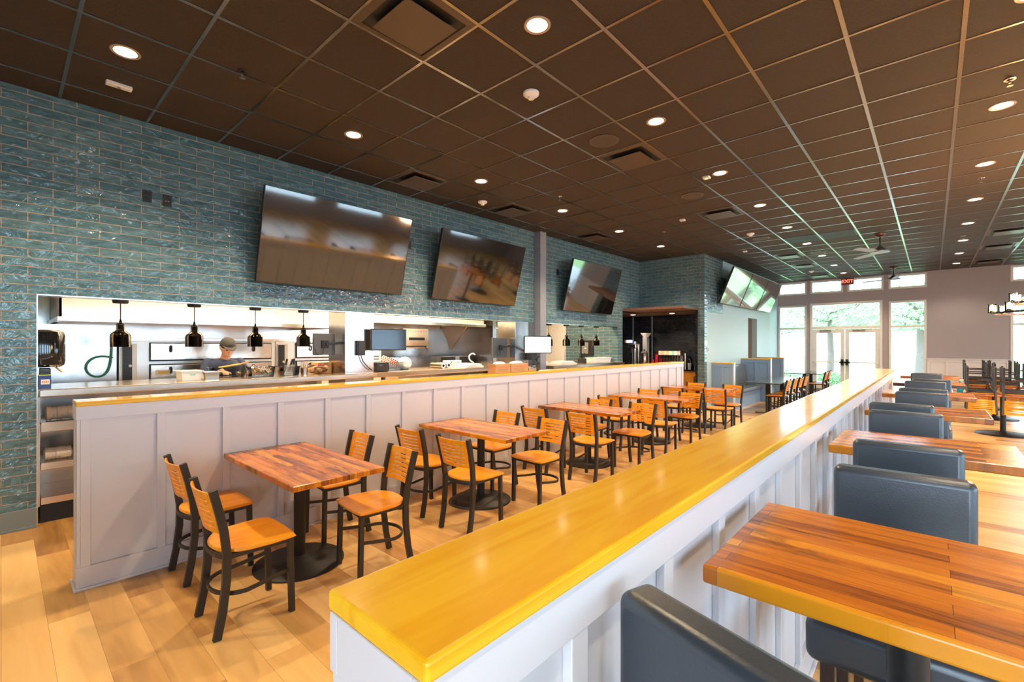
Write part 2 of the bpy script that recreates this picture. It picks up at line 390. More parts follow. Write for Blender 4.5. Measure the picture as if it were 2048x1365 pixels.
# window wall
LOW = [(-4.0, -3.156, .12, 2.90), (-3.05, -1.144, 0, 2.95), (-.99, -.13, .12, 2.90), (1.56, 3.3, .12, 2.90)]
CL = [(-4.0, -3.156), (-3.04, -2.144), (-2.026, -1.12), (-1.0, -.12), (1.56, 3.3)]
g = wall_cells(G(), 'y', YB, YB+.15, XH-.14, XR, 0, CE+.02, LOW+[(a, b, 3.27, 3.70) for a, b in CL])
struct(obj('wall_back', g, M['greywall']))
g = wall_cells(G(), 'x', XR, XR+.15, YF, YB+.15, 0, CE+.02, [(a, b, .55, 2.95) for a, b in RWIN])
struct(obj('wall_right', g, M['greywall']))
FWIN = [(-.4, 1.4), (1.7, 3.5), (3.8, 5.6)]
struct(obj('wall_front', wall_cells(G(), 'y', YF-.15, YF, XW-.16, XR+.15, 0, CE+.02, [(a, b, .25, 2.95) for a, b in FWIN]), M['greywall']))
# window frames
def window(n, x0, x1, z0, z1, mull=None, y=YB):
    f = .055; g = G()
    g.box(x0, x1, y-.015, y+.09, z0, z0+f).box(x0, x1, y-.015, y+.09, z1-f, z1).box(x0, x0+f, y-.015, y+.09, z0+f, z1-f).box(x1-f, x1, y-.015, y+.09, z0+f, z1-f)
    if mull: g.box(x0+f, x1-f, y-.01, y+.08, mull-.03, mull+.03)
    o = struct(obj('window_%d' % n, g, M['whitetrim']))
    obj('pane', G().box(x0+f-.005, x1-f+.005, y+.03, y+.036, z0+f-.005, z1-f+.005), M['glass'], o)
    return o
i = 1
for a, b, z0, z1 in (LOW[0], LOW[2], LOW[3]): window(i, a, b, z0, z1, 2.12); i += 1
for a, b in CL: window(i, a, b, 3.27, 3.70); i += 1
def rwindow(n, y0, y1):
    f = .055; g = G(); x = XR
    g.box(x-.015, x+.09, y0, y1, .55, .55+f).box(x-.015, x+.09, y0, y1, 2.95-f, 2.95).box(x-.015, x+.09, y0, y0+f, .6, 2.9).box(x-.015, x+.09, y1-f, y1, .6, 2.9).box(x-.01, x+.08, y0+f, y1-f, 2.05, 2.11)
    o = struct(obj('window_%d' % n, g, M['whitetrim']))
    obj('pane', G().box(x+.03, x+.036, y0+f, y1-f, .6, 2.9), M['glass'], o)
for a, b in RWIN: rwindow(i, a, b); i += 1
for a, b in FWIN: window(i, a, b, .25, 2.95, 2.1, YF-.08); i += 1
# entrance doors with transom
X0, X1 = -3.05, -1.144; g = G(); f = .07
g.box(X0, X0+f, YB-.02, YB+.1, 0, 2.95).box(X1-f, X1, YB-.02, YB+.1, 0, 2.95).box(X0+f, X1-f, YB-.02, YB+.1, 2.95-f, 2.95).box(X0+f, X1-f, YB-.02, YB+.1, 2.08, 2.17)
fr = struct(obj('door_2', g, M['whitetrim']))
obj('transom_pane', G().box(X0+f, X1-f, YB+.03, YB+.036, 2.17, 2.88), M['glass'], fr)
xm = (X0+X1)/2
for s, a, b in ((-1, X0+f+.004, xm-.006), (1, xm+.006, X1-f-.004)):
    g = G().box(a, a+.11, YB, YB+.05, .01, 2.07).box(b-.11, b, YB, YB+.05, .01, 2.07).box(a+.11, b-.11, YB, YB+.05, 1.95, 2.07).box(a+.11, b-.11, YB, YB+.05, .01, .27)
    d = struct(obj('door_%d' % (3 if s < 0 else 4), g, M['whitetrim']))
    obj('door_pane', G().box(a+.11, b-.11, YB+.02, YB+.026, .27, 1.95), M['glass'], d)
    obj('push_bar', G().box(a+.03, b-.03, YB-.07, YB-.045, .985, 1.02).box(a+.03, a+.06, YB-.07, YB, .98, 1.03), M['white'], d, bevel=.004)
    hx = b-.06 if s < 0 else a+.06
    obj('panic_latch', G().box(hx-.035, hx+.035, YB-.085, YB-.01, .90, 1.10).box(hx-.07, hx+.07, YB-.085, YB-.01, .965, 1.03), M['frame'], d, bevel=.006)
    obj('door_closer', G().box(a+.2, a+.52, YB-.06, YB-.003, 2.0, 2.055).bar((a+.45, YB-.05, 2.03), (a+.70, YB-.14, 2.07), .02, .012), M['steel'], d, bevel=.004)
# white wainscot on the back wall
def panelled(g, y, x0, x1, z1, n):
    g.box(x0, x1, y-.012, y, 0, z1-.02).box(x0, x1, y-.03, y, z1-.09, z1-.02).box(x0, x1, y-.03, y, 0, .14)
    for k in range(n+1):
        xx = x0+.03+(x1-x0-.06)*k/n; g.box(xx-.03, xx+.03, y-.03, y, .14, z1-.09)
    g.box(x0-.005, x1+.005, y-.05, y, z1-.02, z1)
struct(obj('trim_1', (lambda g: (panelled(g, YB, -.12, 1.55, 1.17, 4), g)[1])(G()), mat('white_wainscot', (.72, .70, .71), .4), bevel=.003))
g = G().box(XW, XW+.015, YF, O1[0], 0, .17).box(XW, XW+.028, YF, O1[0], 0, .02)
struct(obj('baseboard_left', g, M['basegrey'], bevel=.003))
struct(obj('baseboard_return', G().box(-4.18, XH, YN-.015, YN, 0, .17), M['basegrey'], bevel=.003))
# steel pilasters and column between the openings
p = struct(obj('trim_2', G().box(XW-.45, XW+.004, O1[1], O2[0], 0, ZH), M['steel2'], bevel=.003))
p = struct(obj('trim_3', G().box(XW-.45, XW+.004, O2[1], 6.905, 0, ZH), M['steel2'], bevel=.003))
p = struct(obj('trim_4', G().box(XW, XW+.145, 6.92, 7.10, 0, CE), M['greymetal'], bevel=.004))
# steel lining of the openings' heads and jambs
g = G().box(XW-.17, XW-.006, O1[0], O1[1], ZH-.010, ZH+.004).box(XW-.17, XW-.006, O2[0], O2[1], ZH-.010, ZH+.004).box(XW-.17, XW-.006, O3[0], O3[1], ZH-.010, ZH+.004)
g.box(XW-.2, XW-.006, O1[0]-.003, O1[0]+.008, 0, ZH-.012)
struct(obj('trim_5', g, M['steel']))
# ---- kitchen shell
KX = -8.35
kit = mat('kitchen_white_panel', (.72, .70, .66), .35)
struct(obj('wall_kitchen', G().box(KX-.1, KX, .0, 10.3, 0, 2.9), M['steel2']))
struct(obj('wall_kitchen_end', G().box(KX, XW-.16, .02, .12, 0, 2.9), M['steel2']))
struct(obj('wall_kitchen_tile', G().box(KX, XW-.16, 10.15, 10.25, 0, 2.9), M['tile_x']))
struct(obj('wall_kitchen_divider', G().box(KX, -6.9, 7.0, 7.1, 0, 2.9), M['steel2']))
struct(obj('ceiling_kitchen', G().box(KX, XW-.16, .0, 10.25, 2.85, 2.9), kit))
struct(obj('wall_kitchen_white', G().box(-8.0, -7.25, 10.05, 10.14, 0, 2.8), kit))
# ---- drinks alcove
g = G().box(-7.1, -7.0, 10.26, 12.75, 0, 2.5)
struct(obj('wall_alcove_side', g, M['tile_dark']))
struct(obj('wall_alcove', G().box(-7.1, -4.17, 12.66, 12.76, 0, 2.5), M['tile_dark']))
struct(obj('wall_alcove_end', G().box(-4.30, -4.17, 11.42, 12.66, 0, 2.5), M['tile_dark']))
struct(obj('wall_alcove_near', G().box(-7.0, XW-.165, 10.26, 10.36, 0, 2.5), M['tile_dark']))
struct(obj('ceiling_alcove', G().box(-7.0, -4.17, 10.36, 12.66, ZN, ZN+.06), mat('alcove_brown_soffit', (.16, .085, .055), .5)))
struct(obj('trim_6', G().box(-6.02, -5.99, 12.64, 12.665, .9, ZN).box(-6.62, -6.59, 12.64, 12.665, .9, ZN), M['greymetal']))

# ================================================================== LIGHT FITTINGS
downs = []
rowA = [(-4.435, .62+1.829*k) for k in range(-1, 6)]
rowB = [(-1.99, .62+1.829*k) for k in range(0, 10) if k != 0]
rowC = [(.47, .62+1.829*k) for k in range(-1, 10)]
rowD = [(2.92, .62+1.829*k) for k in range(-1, 10)]
g_ring = G().lathe([(.070, -.003), (.088, -.006), (.092, -.002), (.092, .001), (.068, .001), (.070, -.003)], 0, 0, 32)
ring_me = obj('downlight', g_ring, M['lamp_ring'], smooth=True)
lens_me = obj('lens', G().lathe([(0, -.003), (.05, -.003), (.0705, -.002), (.0705, .001), (0, .001)], 0, 0, 32), M['lamp_on'], ring_me, smooth=True)
ORD = ['nearest', 'second', 'third', 'fourth', 'fifth', 'sixth', 'seventh', 'eighth', 'ninth', 'tenth', 'eleventh', 'twelfth']
first = True
def spot_at(x, y, z, e, col=WARM, ang=125, r=.05):
    l = bpy.data.lights.new('downlight_beam', 'SPOT'); l.energy = e; l.color = col; l.spot_size = math.radians(ang); l.spot_blend = .6; l.shadow_soft_size = r
    o = bpy.data.objects.new('downlight_beam', l); COL.objects.link(o); o.location = (x, y, z)
for row, nm, col, en in ((rowA, 'row beside the tiled kitchen wall', WARM, 1.15), (rowB, 'row above the half wall', WARM, 1.0), (rowC, 'row over the bar-height tables', WARM2, .55), (rowD, 'row on the right', WARM2, .5)):
    k = 0
    for x, y in row:
        o = ring_me if first else dup(ring_me); first = False
        o.location = (x, y, CE-.002)
        vis = y > .5
        lab = 'round lit recessed downlight, %s of the %s' % (ORD[k] if vis else 'one behind the camera', nm)
        if vis: k += 1
        tag(o, lab, 'ceiling light', 'recessed ceiling downlights')
        spot_at(x, y, CE-.03, SPOT*en, col)
# extra small square emergency lamps seen between them
for x, y, lab in ((-2.159, 6.115, 'small square green-lit sensor beside the fourth downlight of the middle row'), (-3.205, 7.926, 'small pale square sensor on the ceiling beyond the round speakers'), (-3.208, 11.545, 'small pale rectangular sensor near the tiled corner'), (-5.021, .66, 'white rectangular sensor box under the nearest kitchen-side downlight')):
    big = y < 1
    o = obj('ceiling_sensor', G().box(-.085 if big else -.04, .085 if big else .04, -.03 if big else -.04, .03 if big else .04, -.03, 0), M['white'], loc=(x, y, CE-.001), rz=PI/2 if big else 0, bevel=.006)
    tag(o, lab, 'sensor')
    obj('indicator', G().cyl(0, 0, -.034, -.03, .012, 12), emit_mat('green_indicator', (.15, 1, .2), 1.5) if y == 6.115 else M['grey'], o)

# ================================================================== CEILING DEVICES
def cell(x, y):
    return (.159+.6102*(math.floor((x-.159)/.6102)+.5), .955+.6102*(math.floor((y-.955)/.6102)+.5))
def diffuser(x, y, lab, rect=False, first_=[None]):
    cx, cy = cell(x, y)
    t = thing('air_diffuser', lab, 'air vent', (cx, cy, CE-.006), 0, 'square ceiling air diffusers')
    g = G(); a, b = .298, .248
    for s in range(4):
        Mr = Matrix.Rotation(s*PI/2, 4, 'Z')
        g.add([Mr @ Vector(v) for v in ((-a, -a, 0), (a, -a, 0), (b, -b, -.006), (-b, -b, -.006), (-a, -a, .006), (a, -a, .006))], [(0, 1, 2, 3), (0, 4, 5, 1)])
    obj('frame', g, M['vent'], t)
    obj('throat_shade', G().box(-.25, .25, -.25, .25, -.002, .002), M['black'], t)  # flat black sheet paints the shade of the recess; the ceiling slab is solid
    obj('face_plate', G().box(-.20, .20, -.20, .20, -.040, -.034), M['vent'], t, bevel=.003)
    obj('hanger', G().box(-.03, .03, -.03, .03, -.034, 0), M['black'], t)
for x, y, lab in ((-2.605, 1.891, 'large square bronze air diffuser at the top edge, nearest the camera'), (-5.004, 3.631, 'dark square air diffuser above the largest-looking television, beside the wall'),
                  (-4.993, 5.433, 'dark square air diffuser second along the kitchen wall'), (-2.575, 4.882, 'square air diffuser beside the nearest round speaker'),
                  (-4.987, 7.833, 'dark square air diffuser farthest along the kitchen wall'), (-2.593, 7.91, 'pale-lit square air diffuser beyond the second round speaker'),
                  (-2.601, 12.905, 'pale-lit air diffuser, first of the three near the hall televisions'), (-2.622, 14.598, 'pale-lit air diffuser, middle one of the three near the hall televisions'),
                  (-2.635, 17.142, 'pale-lit air diffuser closest to the clerestory windows'), (1.042, 12.922, 'air diffuser at the right edge, nearest of three'), (1.078, 14.774, 'air diffuser at the right edge, middle of three'), (1.088, 17.254, 'dark slot-like air diffuser near the mauve back wall')):
    diffuser(x, y, lab)
for x, y, lab in ((-2.001, 10.947, 'left one of two dark slotted return grilles in the ceiling'), (-1.384, 10.991, 'right one of two dark slotted return grilles in the ceiling')):
    cx, cy = cell(x, y); t = thing('return_grille', lab, 'air vent', (cx, cy, CE-.006), 0, 'slotted return grilles')
    obj('frame', G().box(-.29, .29, -.29, -.26, -.004, .004).box(-.29, .29, .26, .29, -.004, .004).box(-.29, -.26, -.26, .26, -.004, .004).box(.26, .29, -.26, .26, -.004, .004), M['black'], t)
    g = G()
    for k in range(18): g.box(-.26, .26, -.255+k*.029, -.243+k*.029, -.002, .005)
    obj('slats', g, M['frame'], t)
    obj('backing', G().box(-.26, .26, -.26, .26, .0052, .0058), M['black'], t)
for x, y, lab in ((-2.587, 4.307, 'round ceiling speaker nearest the camera, beside the square diffuser'), (-2.595, 6.744, 'second round ceiling speaker from the camera'), (-2.613, 10.392, 'third round ceiling speaker, pale, before the slotted grilles'),
                  (-2.008, 12.868, 'fourth round ceiling speaker, pale, beyond the slotted grilles'), (-1.394, 15.927, 'farthest round ceiling speaker, just beyond the nearer ceiling fan')):
    t = thing('ceiling_speaker', lab, 'speaker', (*cell(x, y), CE-.004), 0, 'round ceiling speakers')
    obj('rim', G().lathe([(.135, -.006), (.155, -.004), (.155, .003), (.135, .003), (.135, -.006)], 0, 0, 36), M['vent'], t, smooth=True)
    obj('grille', G().lathe([(0, -.008), (.134, -.005), (.134, .002), (0, .002)], 0, 0, 36), mat('speaker_mesh', (.07, .055, .045), .6, bump=.6, bscale=300), t, smooth=True)
for x, y, lab in ((-2.561, 3.067, 'white smoke detector nearest the camera, below the glaring downlight'), (-5.047, 4.899, 'white smoke detector beside the kitchen wall'), (-2.626, 9.809, 'white smoke detector beyond the pale diffuser'), (-2.628, 15.965, 'white smoke detector farthest away, before the clerestory windows')):
    o = obj('smoke_detector', G().lathe([(0, -.052), (.026, -.052), (.03, -.036), (.05, -.03), (.068, -.016), (.07, 0), (0, 0)], *(0, 0), 28), M['white'], loc=(x, y, CE-.005), smooth=True)
    tag(o, lab, 'smoke detector', 'white smoke detectors')
for x, y, lab in ((-4.057, 1.288, 'chrome sprinkler head nearest the camera, on the dark ceiling at upper left'), (.469, 5.543, 'chrome sprinkler head at upper right, before the large downlight'), (.468, 8.57, 'chrome sprinkler head second on the right side'),
                  (-4.043, 5.491, 'chrome sprinkler head above the second television'), (-3.823, 8.562, 'chrome sprinkler head above the third television'), (.458, 12.886, 'chrome sprinkler head farthest on the right side')):
    t = thing('sprinkler_head', lab, 'sprinkler', (x, y, CE-.004), 0, 'ceiling sprinkler heads')
    obj('escutcheon', G().lathe([(.02, -.004), (.038, -.004), (.04, 0), (.02, .002)], 0, 0, 20), M['black'] if y < 3 else M['steel'], t, smooth=True)
    obj('body', G().cyl(0, 0, -.03, 0, .009, 10).bar((-.014, 0, -.028), (-.014, 0, -.05), .004, .004).bar((.014, 0, -.028), (.014, 0, -.05), .004, .004), M['steel'], t)
    obj('deflector', G().cyl(0, 0, -.054, -.05, .02, 16), M['steel'], t)
def fan(x, y, lab, a0):
    t = thing('ceiling_fan', lab, 'ceiling fan', (x, y, CE), 0, 'dark ceiling fans with downrods')
    obj('canopy', G().lathe([(0, 0), (.095, 0), (.085, -.035), (.04, -.065), (0, -.065)], 0, 0, 28), mat('fan_canopy_bronze', (.09, .035, .02), .3, .6), t, smooth=True)
    obj('downrod', G().cyl(0, 0, -.25, -.06, .013, 12), M['frame'], t)
    obj('motor_housing', G().lathe([(0, -.235), (.03, -.24), (.05, -.27), (.12, -.325), (.16, -.345), (.155, -.365), (0, -.375)], 0, 0, 32), mat('fan_pewter', (.16, .19, .20), .35, .5), t, smooth=True)
    for k in range(3):
        a = a0+k*2*PI/3; Mx = Matrix.Rotation(a, 4, 'Z') @ Matrix.Rotation(math.radians(9), 4, 'X')
        Mx.translation = Vector((0, 0, -.352))
        obj('blade', G().prism([(.12, -.045), (.3, -.075), (.74, -.06), (.78, -.02), (.78, .03), (.74, .06), (.3, .075), (.12, .045)], -.004, .004, Mx), mat('fan_blade_grey', (.20, .21, .23), .4), t, bevel=.002)
fan(-.761, 11.56, 'nearer ceiling fan with bronze canopy over the half wall end', .1)
fan(-.80, 16.6, 'farther ceiling fan silhouetted against the clerestory window', .7)
# exit sign hanging at the window wall
t = thing('exit_sign', 'red lit EXIT sign hung above the entrance doors', 'exit sign', (-2.0, YB-.22, 3.68))
obj('housing', G().box(-.165, .165, -.03, .03, -.20, 0), mat('exit_housing', (.10, .03, .03), .4), t, bevel=.006)
obj('mount', G().box(-.03, .03, -.02, .02, 0, .055), M['grey'], t)
fc = bpy.data.curves.new('letters', 'FONT'); fc.body = 'EXIT'; fc.size = .15; fc.extrude = .004; fc.align_x = 'CENTER'; fc.align_y = 'CENTER'; fc.space_character = 1.0; fc.offset = .0015; fc.materials.append(emit_mat('exit_red_letters', (1, .06, .02), 1.6))
fo = bpy.data.objects.new('letters_src', fc); fo = bpy.data.objects.new('letters', bpy.data.meshes.new_from_object(fo)); link(fo, t); fo.location = (0, -.034, -.10); fo.rotation_euler = (PI/2, 0, 0)
for s in (-1, 1): obj('emergency_lamp', G().ell((s*.21, 0, -.05), (.04, .035, .035)).box(min(s*.165, s*.18), max(s*.165, s*.18), -.01, .01, -.07, -.03), M['white'], t, smooth=True)
# chandelier at the right edge
t = thing('ring_chandelier', 'dark two-tier ring chandelier with lit glass cylinder lamps, at right edge', 'chandelier', (1.14, 8.15, 0))
ZR = 1.945; bulb = emit_mat('warm_filament_bulb', (1, .55, .18), 22)
def ringpts(r, z, n=40): return [(r*math.cos(2*PI*k/n), r*math.sin(2*PI*k/n), z) for k in range(n)]
obj('lower_ring', G().sweep(ringpts(.60, ZR), .012, .022, closed=True), M['frame'], t)
obj('upper_ring', G().sweep(ringpts(.44, ZR+.115), .012, .022, closed=True), M['frame'], t)
obj('stem', G().cyl(0, 0, ZR+.32, CE-.02, .012, 12).cyl(0, 0, CE-.03, CE-.001, .07, 20), M['frame'], t)
g = G()
for k in range(4):
    a = k*PI/2+.5
    g.bar((0, 0, ZR+.5), (.44*math.cos(a), .44*math.sin(a), ZR+.12), .009, .009).bar((.44*math.cos(a), .44*math.sin(a), ZR+.115), (.6*math.cos(a), .6*math.sin(a), ZR), .008, .008)
obj('stay_rods', g, M['frame'], t)
def lampset(r, z, n, a0):
    for k in range(n):
        a = a0+2*PI*k/n; x, y = r*math.cos(a), r*math.sin(a)
        gl = obj('glass_shade', G().lathe([(.038, .015), (.04, .115), (.037, .115), (.035, .018), (.038, .015)], x, y, 20), M['glass'], t, loc=(0, 0, z), smooth=True)
        obj('lamp_socket', G().cyl(x, y, 0, .035, .018, 12).cyl(x, y, .008, .014, .04, 20), M['frame'], t, loc=(0, 0, z))
        obj('bulb', G().ell((x, y, .066), (.021, .021, .040)), bulb, t, loc=(0, 0, z), smooth=True)
lampset(.60, ZR, 10, PI); lampset(.44, ZR+.115, 8, PI+.2)
l = bpy.data.lights.new('chandelier_glow', 'POINT'); l.energy = 160; l.color = (1, .5, .18); l.shadow_soft_size = .3
o = bpy.data.objects.new('chandelier_glow', l); COL.objects.link(o); o.location = (1.14, 8.15, ZR+.16)

# kitchen lights: long warm fluorescent battens on the kitchen ceiling
kl = emit_mat('kitchen_tube', (1, .86, .66), 10)
for y0, lab in ((.6, 'long lit fluorescent batten over the nearest kitchen bay'), (3.6, 'long lit fluorescent batten over the middle kitchen bay'), (7.3, 'long lit fluorescent batten over the far kitchen bay')):
    t = thing('fluorescent_batten', lab, 'ceiling light', (-6.35, y0, 2.848), 0)
    obj('housing', G().box(-.12, .12, 0, 2.4, -.05, 0), M['white'], t); obj('tube', G().box(-.10, .10, .03, 2.37, -.062, -.05), kl, t)
    l = bpy.data.lights.new('batten_light', 'AREA'); l.shape = 'RECTANGLE'; l.size = .2; l.size_y = 2.3; l.energy = 95 if y0 == 3.6 else 34; l.color = (1, .70, .38)
    o = bpy.data.objects.new('batten_light', l); COL.objects.link(o); o.location = (-6.35, y0+1.2, 2.78)
for x, y, lab in ((-6.16, 11.79, 'left small round downlight in the alcove soffit'), (-5.104, 11.926, 'right small round downlight in the alcove soffit')):
    t = tag(obj('alcove_downlight', G().cyl(0, 0, -.004, .0, .07, 24), M['lamp_on'], loc=(x, y, ZN-.001)), lab, 'ceiling light'); obj('ring', G().lathe([(.07, -.006), (.085, -.006), (.085, 0), (.07, 0)], 0, 0, 24), M['lamp_ring'], t)
    spot_at(x, y, ZN-.03, 60, WARM2, 130, .05)

# ================================================================== HALF WALLS
def half_wall(name, label, xa, xb, y0, y1, top, xs, sides, pitch, ystart):
    "xa..xb = core faces; sides = which long faces carry battens"
    t = thing(name, label, 'half wall', ((xa+xb)/2, y0, 0)); cx = (xa+xb)/2; ha = (xb-xa)/2; L = y1-y0
    obj('core', G().box(-ha, ha, 0, L, 0, top-.03), M['panel'], t)
    obj('cap', G().box(-ha-xs, ha+xs, -.022, L+.022, top-.03, top), M['cap'], t, bevel=.006, seg=3)
    b = .022
    for s in (-1, 1):
        f = s*ha
        obj('top_rail', G().box(f, f+s*b, -b, L+b, top-.115, top-.03), M['panel'], t, bevel=.002)
        obj('baseboard', G().box(f, f+s*b, -b, L+b, 0, .145).box(f+s*b, f+s*(b+.014), -b-.014, L+b, 0, .018), M['panel'], t, bevel=.003)
    for yy in (0, L):
        s = -1 if yy == 0 else 1
        obj('end_rail', G().box(-ha, ha, yy, yy+s*b, top-.115, top-.03), M['panel'], t, bevel=.002)
        for q in (-1, 1): obj('end_stile', G().box(q*(ha+.0205), q*(ha-.038), yy+s*.0005, yy+s*.018, .145, top-.115), M['panel'], t, bevel=.002)
        obj('end_baseboard', G().box(-ha, ha, yy, yy+s*b, 0, .145).box(-ha-b, ha+b, yy+s*b+s*.0005, yy+s*(b+.013), 0, .018), M['panel'], t, bevel=.003)
    for s in sides:
        ys = [.024]; k = 0
        while ystart-y0+k*pitch < L-.08: ys.append(ystart-y0+k*pitch); k += 1
        ys.append(L-.024)
        for yy in ys:
            obj('batten', G().box(s*ha, s*(ha+.020), yy-.024, yy+.024, .145, top-.115), M['panel'], t, bevel=.002)
    return t
half_wall('half_wall', 'lavender-grey panelled half wall with golden oak cap, in front of the kitchen', -4.17, -4.018, .338, 9.92, 1.20, .035, (1,), .4027, .754)
half_wall('half_wall', 'lavender-grey panelled half wall with broad golden oak cap, running from the foreground', -.632, -.452, .345, 9.02, 1.20, .028, (-1, 1), .35, .645)

# ================================================================== CHAIRS
def dining_chair():
    t = thing('dining_chair', '', 'chair')
    W = .178
    # front legs
    for s in (-1, 1):
        obj('leg', G().bar((s*(W-.002), .178, 0), (s*(W-.004), .168, .432), .031, .031), M['frame'], t, bevel=.003)
    # rear legs run up into the back posts
    for s in (-1, 1):
        pts = [(s*.168, -.205, 0), (s*.168, -.178, .14), (s*.168, -.160, .30), (s*.169, -.158, .44), (s*.174, -.172, .56), (s*.179, -.198, .68), (s*.183, -.228, .80)]
        obj('leg', G().sweep(pts, .028, .040, xdir=(1, 0, 0)), M['frame'], t, bevel=.003, smooth=False)
    obj('seat_frame', G().bar((-W+.01, .166, .425), (W-.01, .166, .425), .02, .026).bar((-W+.005, .166, .425), (-.165, -.155, .425), .02, .026).bar((W-.005, .166, .425), (.165, -.155, .425), .02, .026)
        .sweep([(.165*math.cos(a), -.14+.055*math.sin(a), .425) for a in [PI+PI*k/10 for k in range(11)]], .018, .026), M['frame'], t, bevel=.002)
    # hoop stretcher
    hp = [(-W+.012, .160, .245), (-W+.008, .02, .225)]+[(.172*math.cos(a), -.06+.135*math.sin(a), .215) for a in [PI+PI*k/14 for k in range(15)]]+[(W-.008, .02, .225), (W-.012, .160, .245)]
    obj('stretcher', G().sweep(hp, .012, .022), M['frame'], t, bevel=.002, smooth=True)
    # saddle seat: wide square front, rounded back
    out = []
    for k in range(0, 19):
        a = PI+PI*k/18; out.append((.205*abs(math.cos(a))**.9*(1 if math.cos(a) > 0 else -1), -.03+.165*math.sin(a)))
    out += [(.213, .06), (.212, .15), (.203, .192), (.12, .204), (0, .207), (-.12, .204), (-.203, .192), (-.212, .15), (-.213, .06)]
    n = len(out); g = G(); rings = []
    def zt(x, y): return .462-.012*math.exp(-((x/.13)**2+((y+.03)/.13)**2))-.010*max(0, (y-.10)/.1)**2
    for sc_, dz, kind in ((.96, 0, 'b'), (1, .006, 'b'), (1, 0, 't1'), (.975, 0, 't'), (.8, 0, 't'), (.55, 0, 't'), (.28, 0, 't')):
        r = []
        for x, y in out:
            X, Y = x*sc_, y*sc_
            z = .438+dz if kind == 'b' else zt(X, Y)-(.007 if kind == 't1' else 0)
            r.append((X, Y, z))
        rings.append(r)
    vs = [v for r in rings for v in r]+[(0, 0, zt(0, 0)), (0, 0, .438)]; fs = []
    for i in range(len(rings)-1):
        for k in range(n): fs.append((i*n+k, i*n+(k+1) % n, (i+1)*n+(k+1) % n, (i+1)*n+k))
    m = len(rings)
    for k in range(n): fs.append(((m-1)*n+k, (m-1)*n+(k+1) % n, m*n)); fs.append((k, m*n+1, (k+1) % n))
    obj('seat', g.add(vs, fs), M['chairwood'], t, smooth=True)
    # curved slotted plywood back
    nu, z0, z1 = 16, .555, .785; th = .010; slots = 6
    zs = sorted(set([z0]+sum([[z0+.030+k*.0295, z0+.030+k*.0295+.0095] for k in range(slots)], [])+[z1]))
    us = [-1+2*k/nu for k in range(nu+1)]
    def P(u, z, o):
        hw = .172+(z-z0)*.035
        y = -.178-(z-.56)*.24; depth = .034*(1-u*u)
        return (u*hw, y-depth+o, z)
    g = G(); idx = {}
    def vid(i, k, o):
        key = (i, k, o)
        if key not in idx: idx[key] = len(g.v); g.v.append(P(us[i], zs[k], o))
        return idx[key]
    solid = set()
    for i in range(nu):
        for k in range(len(zs)-1):
            isslot = any(abs(zs[k]-(z0+.030+q*.0295)) < 1e-6 for q in range(slots)) and zs[k+1]-zs[k] < .0105
            if isslot and 2 <= i < nu-2: continue
            solid.add((i, k))
    for i, k in solid:
        for o, rev in ((th/2, False), (-th/2, True)):
            q = [vid(i, k, o), vid(i+1, k, o), vid(i+1, k+1, o), vid(i, k+1, o)]
            g.f.append(tuple(reversed(q)) if rev else tuple(q)); g.m.append(0)
        for di, dk, e in ((-1, 0, ((0, 0), (0, 1))), (1, 0, ((1, 0), (1, 1))), (0, -1, ((0, 0), (1, 0))), (0, 1, ((0, 1), (1, 1)))):
            if (i+di, k+dk) not in solid:
                a, b = e; g.f.append((vid(i+a[0], k+a[1], th/2), vid(i+b[0], k+b[1], th/2), vid(i+b[0], k+b[1], -th/2), vid(i+a[0], k+a[1], -th/2))); g.m.append(0)
    obj('backrest', g, M['chairwood'], t, smooth=True)
    return t
chair0 = dining_chair(); used = [False]
def place_chair(x, y, rz, label, group, z=0, flip=False):
    if not used[0]:
        o = chair0; used[0] = True
    else: o = dup(chair0)
    o.location = (x, y, z); o.rotation_euler = (PI, 0, rz) if flip else (0, 0, rz)
    o['label'] = label; o['group'] = group
    return o
# ---- wood-topped tables
def wood_table(name, label, x0, x1, y0, y1, h, br=.30, group=None, th=.036, topmat='top', stretch=0):
    cx, cy = (x0+x1)/2, (y0+y1)/2
    t = thing(name, label, 'table', (cx, cy, 0), 0, group); a, b = (x1-x0)/2, (y1-y0)/2
    obj('tabletop', G().box(-a, a, -b, b, h-th, h), M[topmat], t, bevel=.006, seg=3)
    obj('column', G().cyl(0, 0, .03, h-th-.012, .038, 28), M['base'], t, smooth=True)
    obj('spider', G().box(-min(a, .28), min(a, .28), -.03, .03, h-th-.014, h-th).box(-.03, .03, -min(b, .22), min(b, .22), h-th-.014, h-th), M['base'], t)
    obj('base', G().lathe([(0, 0), (br, 0), (br, .012), (br-.012, .020), (.08, .042), (.05, .06), (0, .06)], 0, 0, 48), M['base'], t, smooth=True)
    return t
ROWS = [(1.135, 1.745), (2.94, 3.55), (4.92, 5.50), (6.76, 7.36), (8.76, 9.36)]
TN = ['nearest', 'second-nearest', 'middle', 'second-farthest', 'farthest']
for k, (a, b) in enumerate(ROWS):
    wood_table('dining_table', 'reclaimed wood table on black pedestal, %s of the five against the kitchen half wall' % TN[k], -3.985, -2.745, a, b, .735, .30, 'wood-topped tables along the kitchen half wall')
CH = [[(-3.74, .775), (-2.96, .74), (-3.68, 2.105), (-2.945, 2.01)],
      [(-3.58, 2.525), (-2.95, 2.51), (-3.62, 3.90), (-2.92, 3.84)],
      [(-3.63, 4.39), (-2.95, 4.40), (-3.48, 5.69), (-2.83, 5.67)],
      [(-3.57, 6.09), (-2.90, 6.10), (-3.63, 7.53), (-2.89, 7.46)],
      [(-3.45, 8.06), (-2.80, 8.28), (-3.56, 9.50), (-2.85, 9.44)]]
PN = ['near side beside the half wall', 'near side by the aisle', 'far side beside the half wall', 'far side by the aisle']
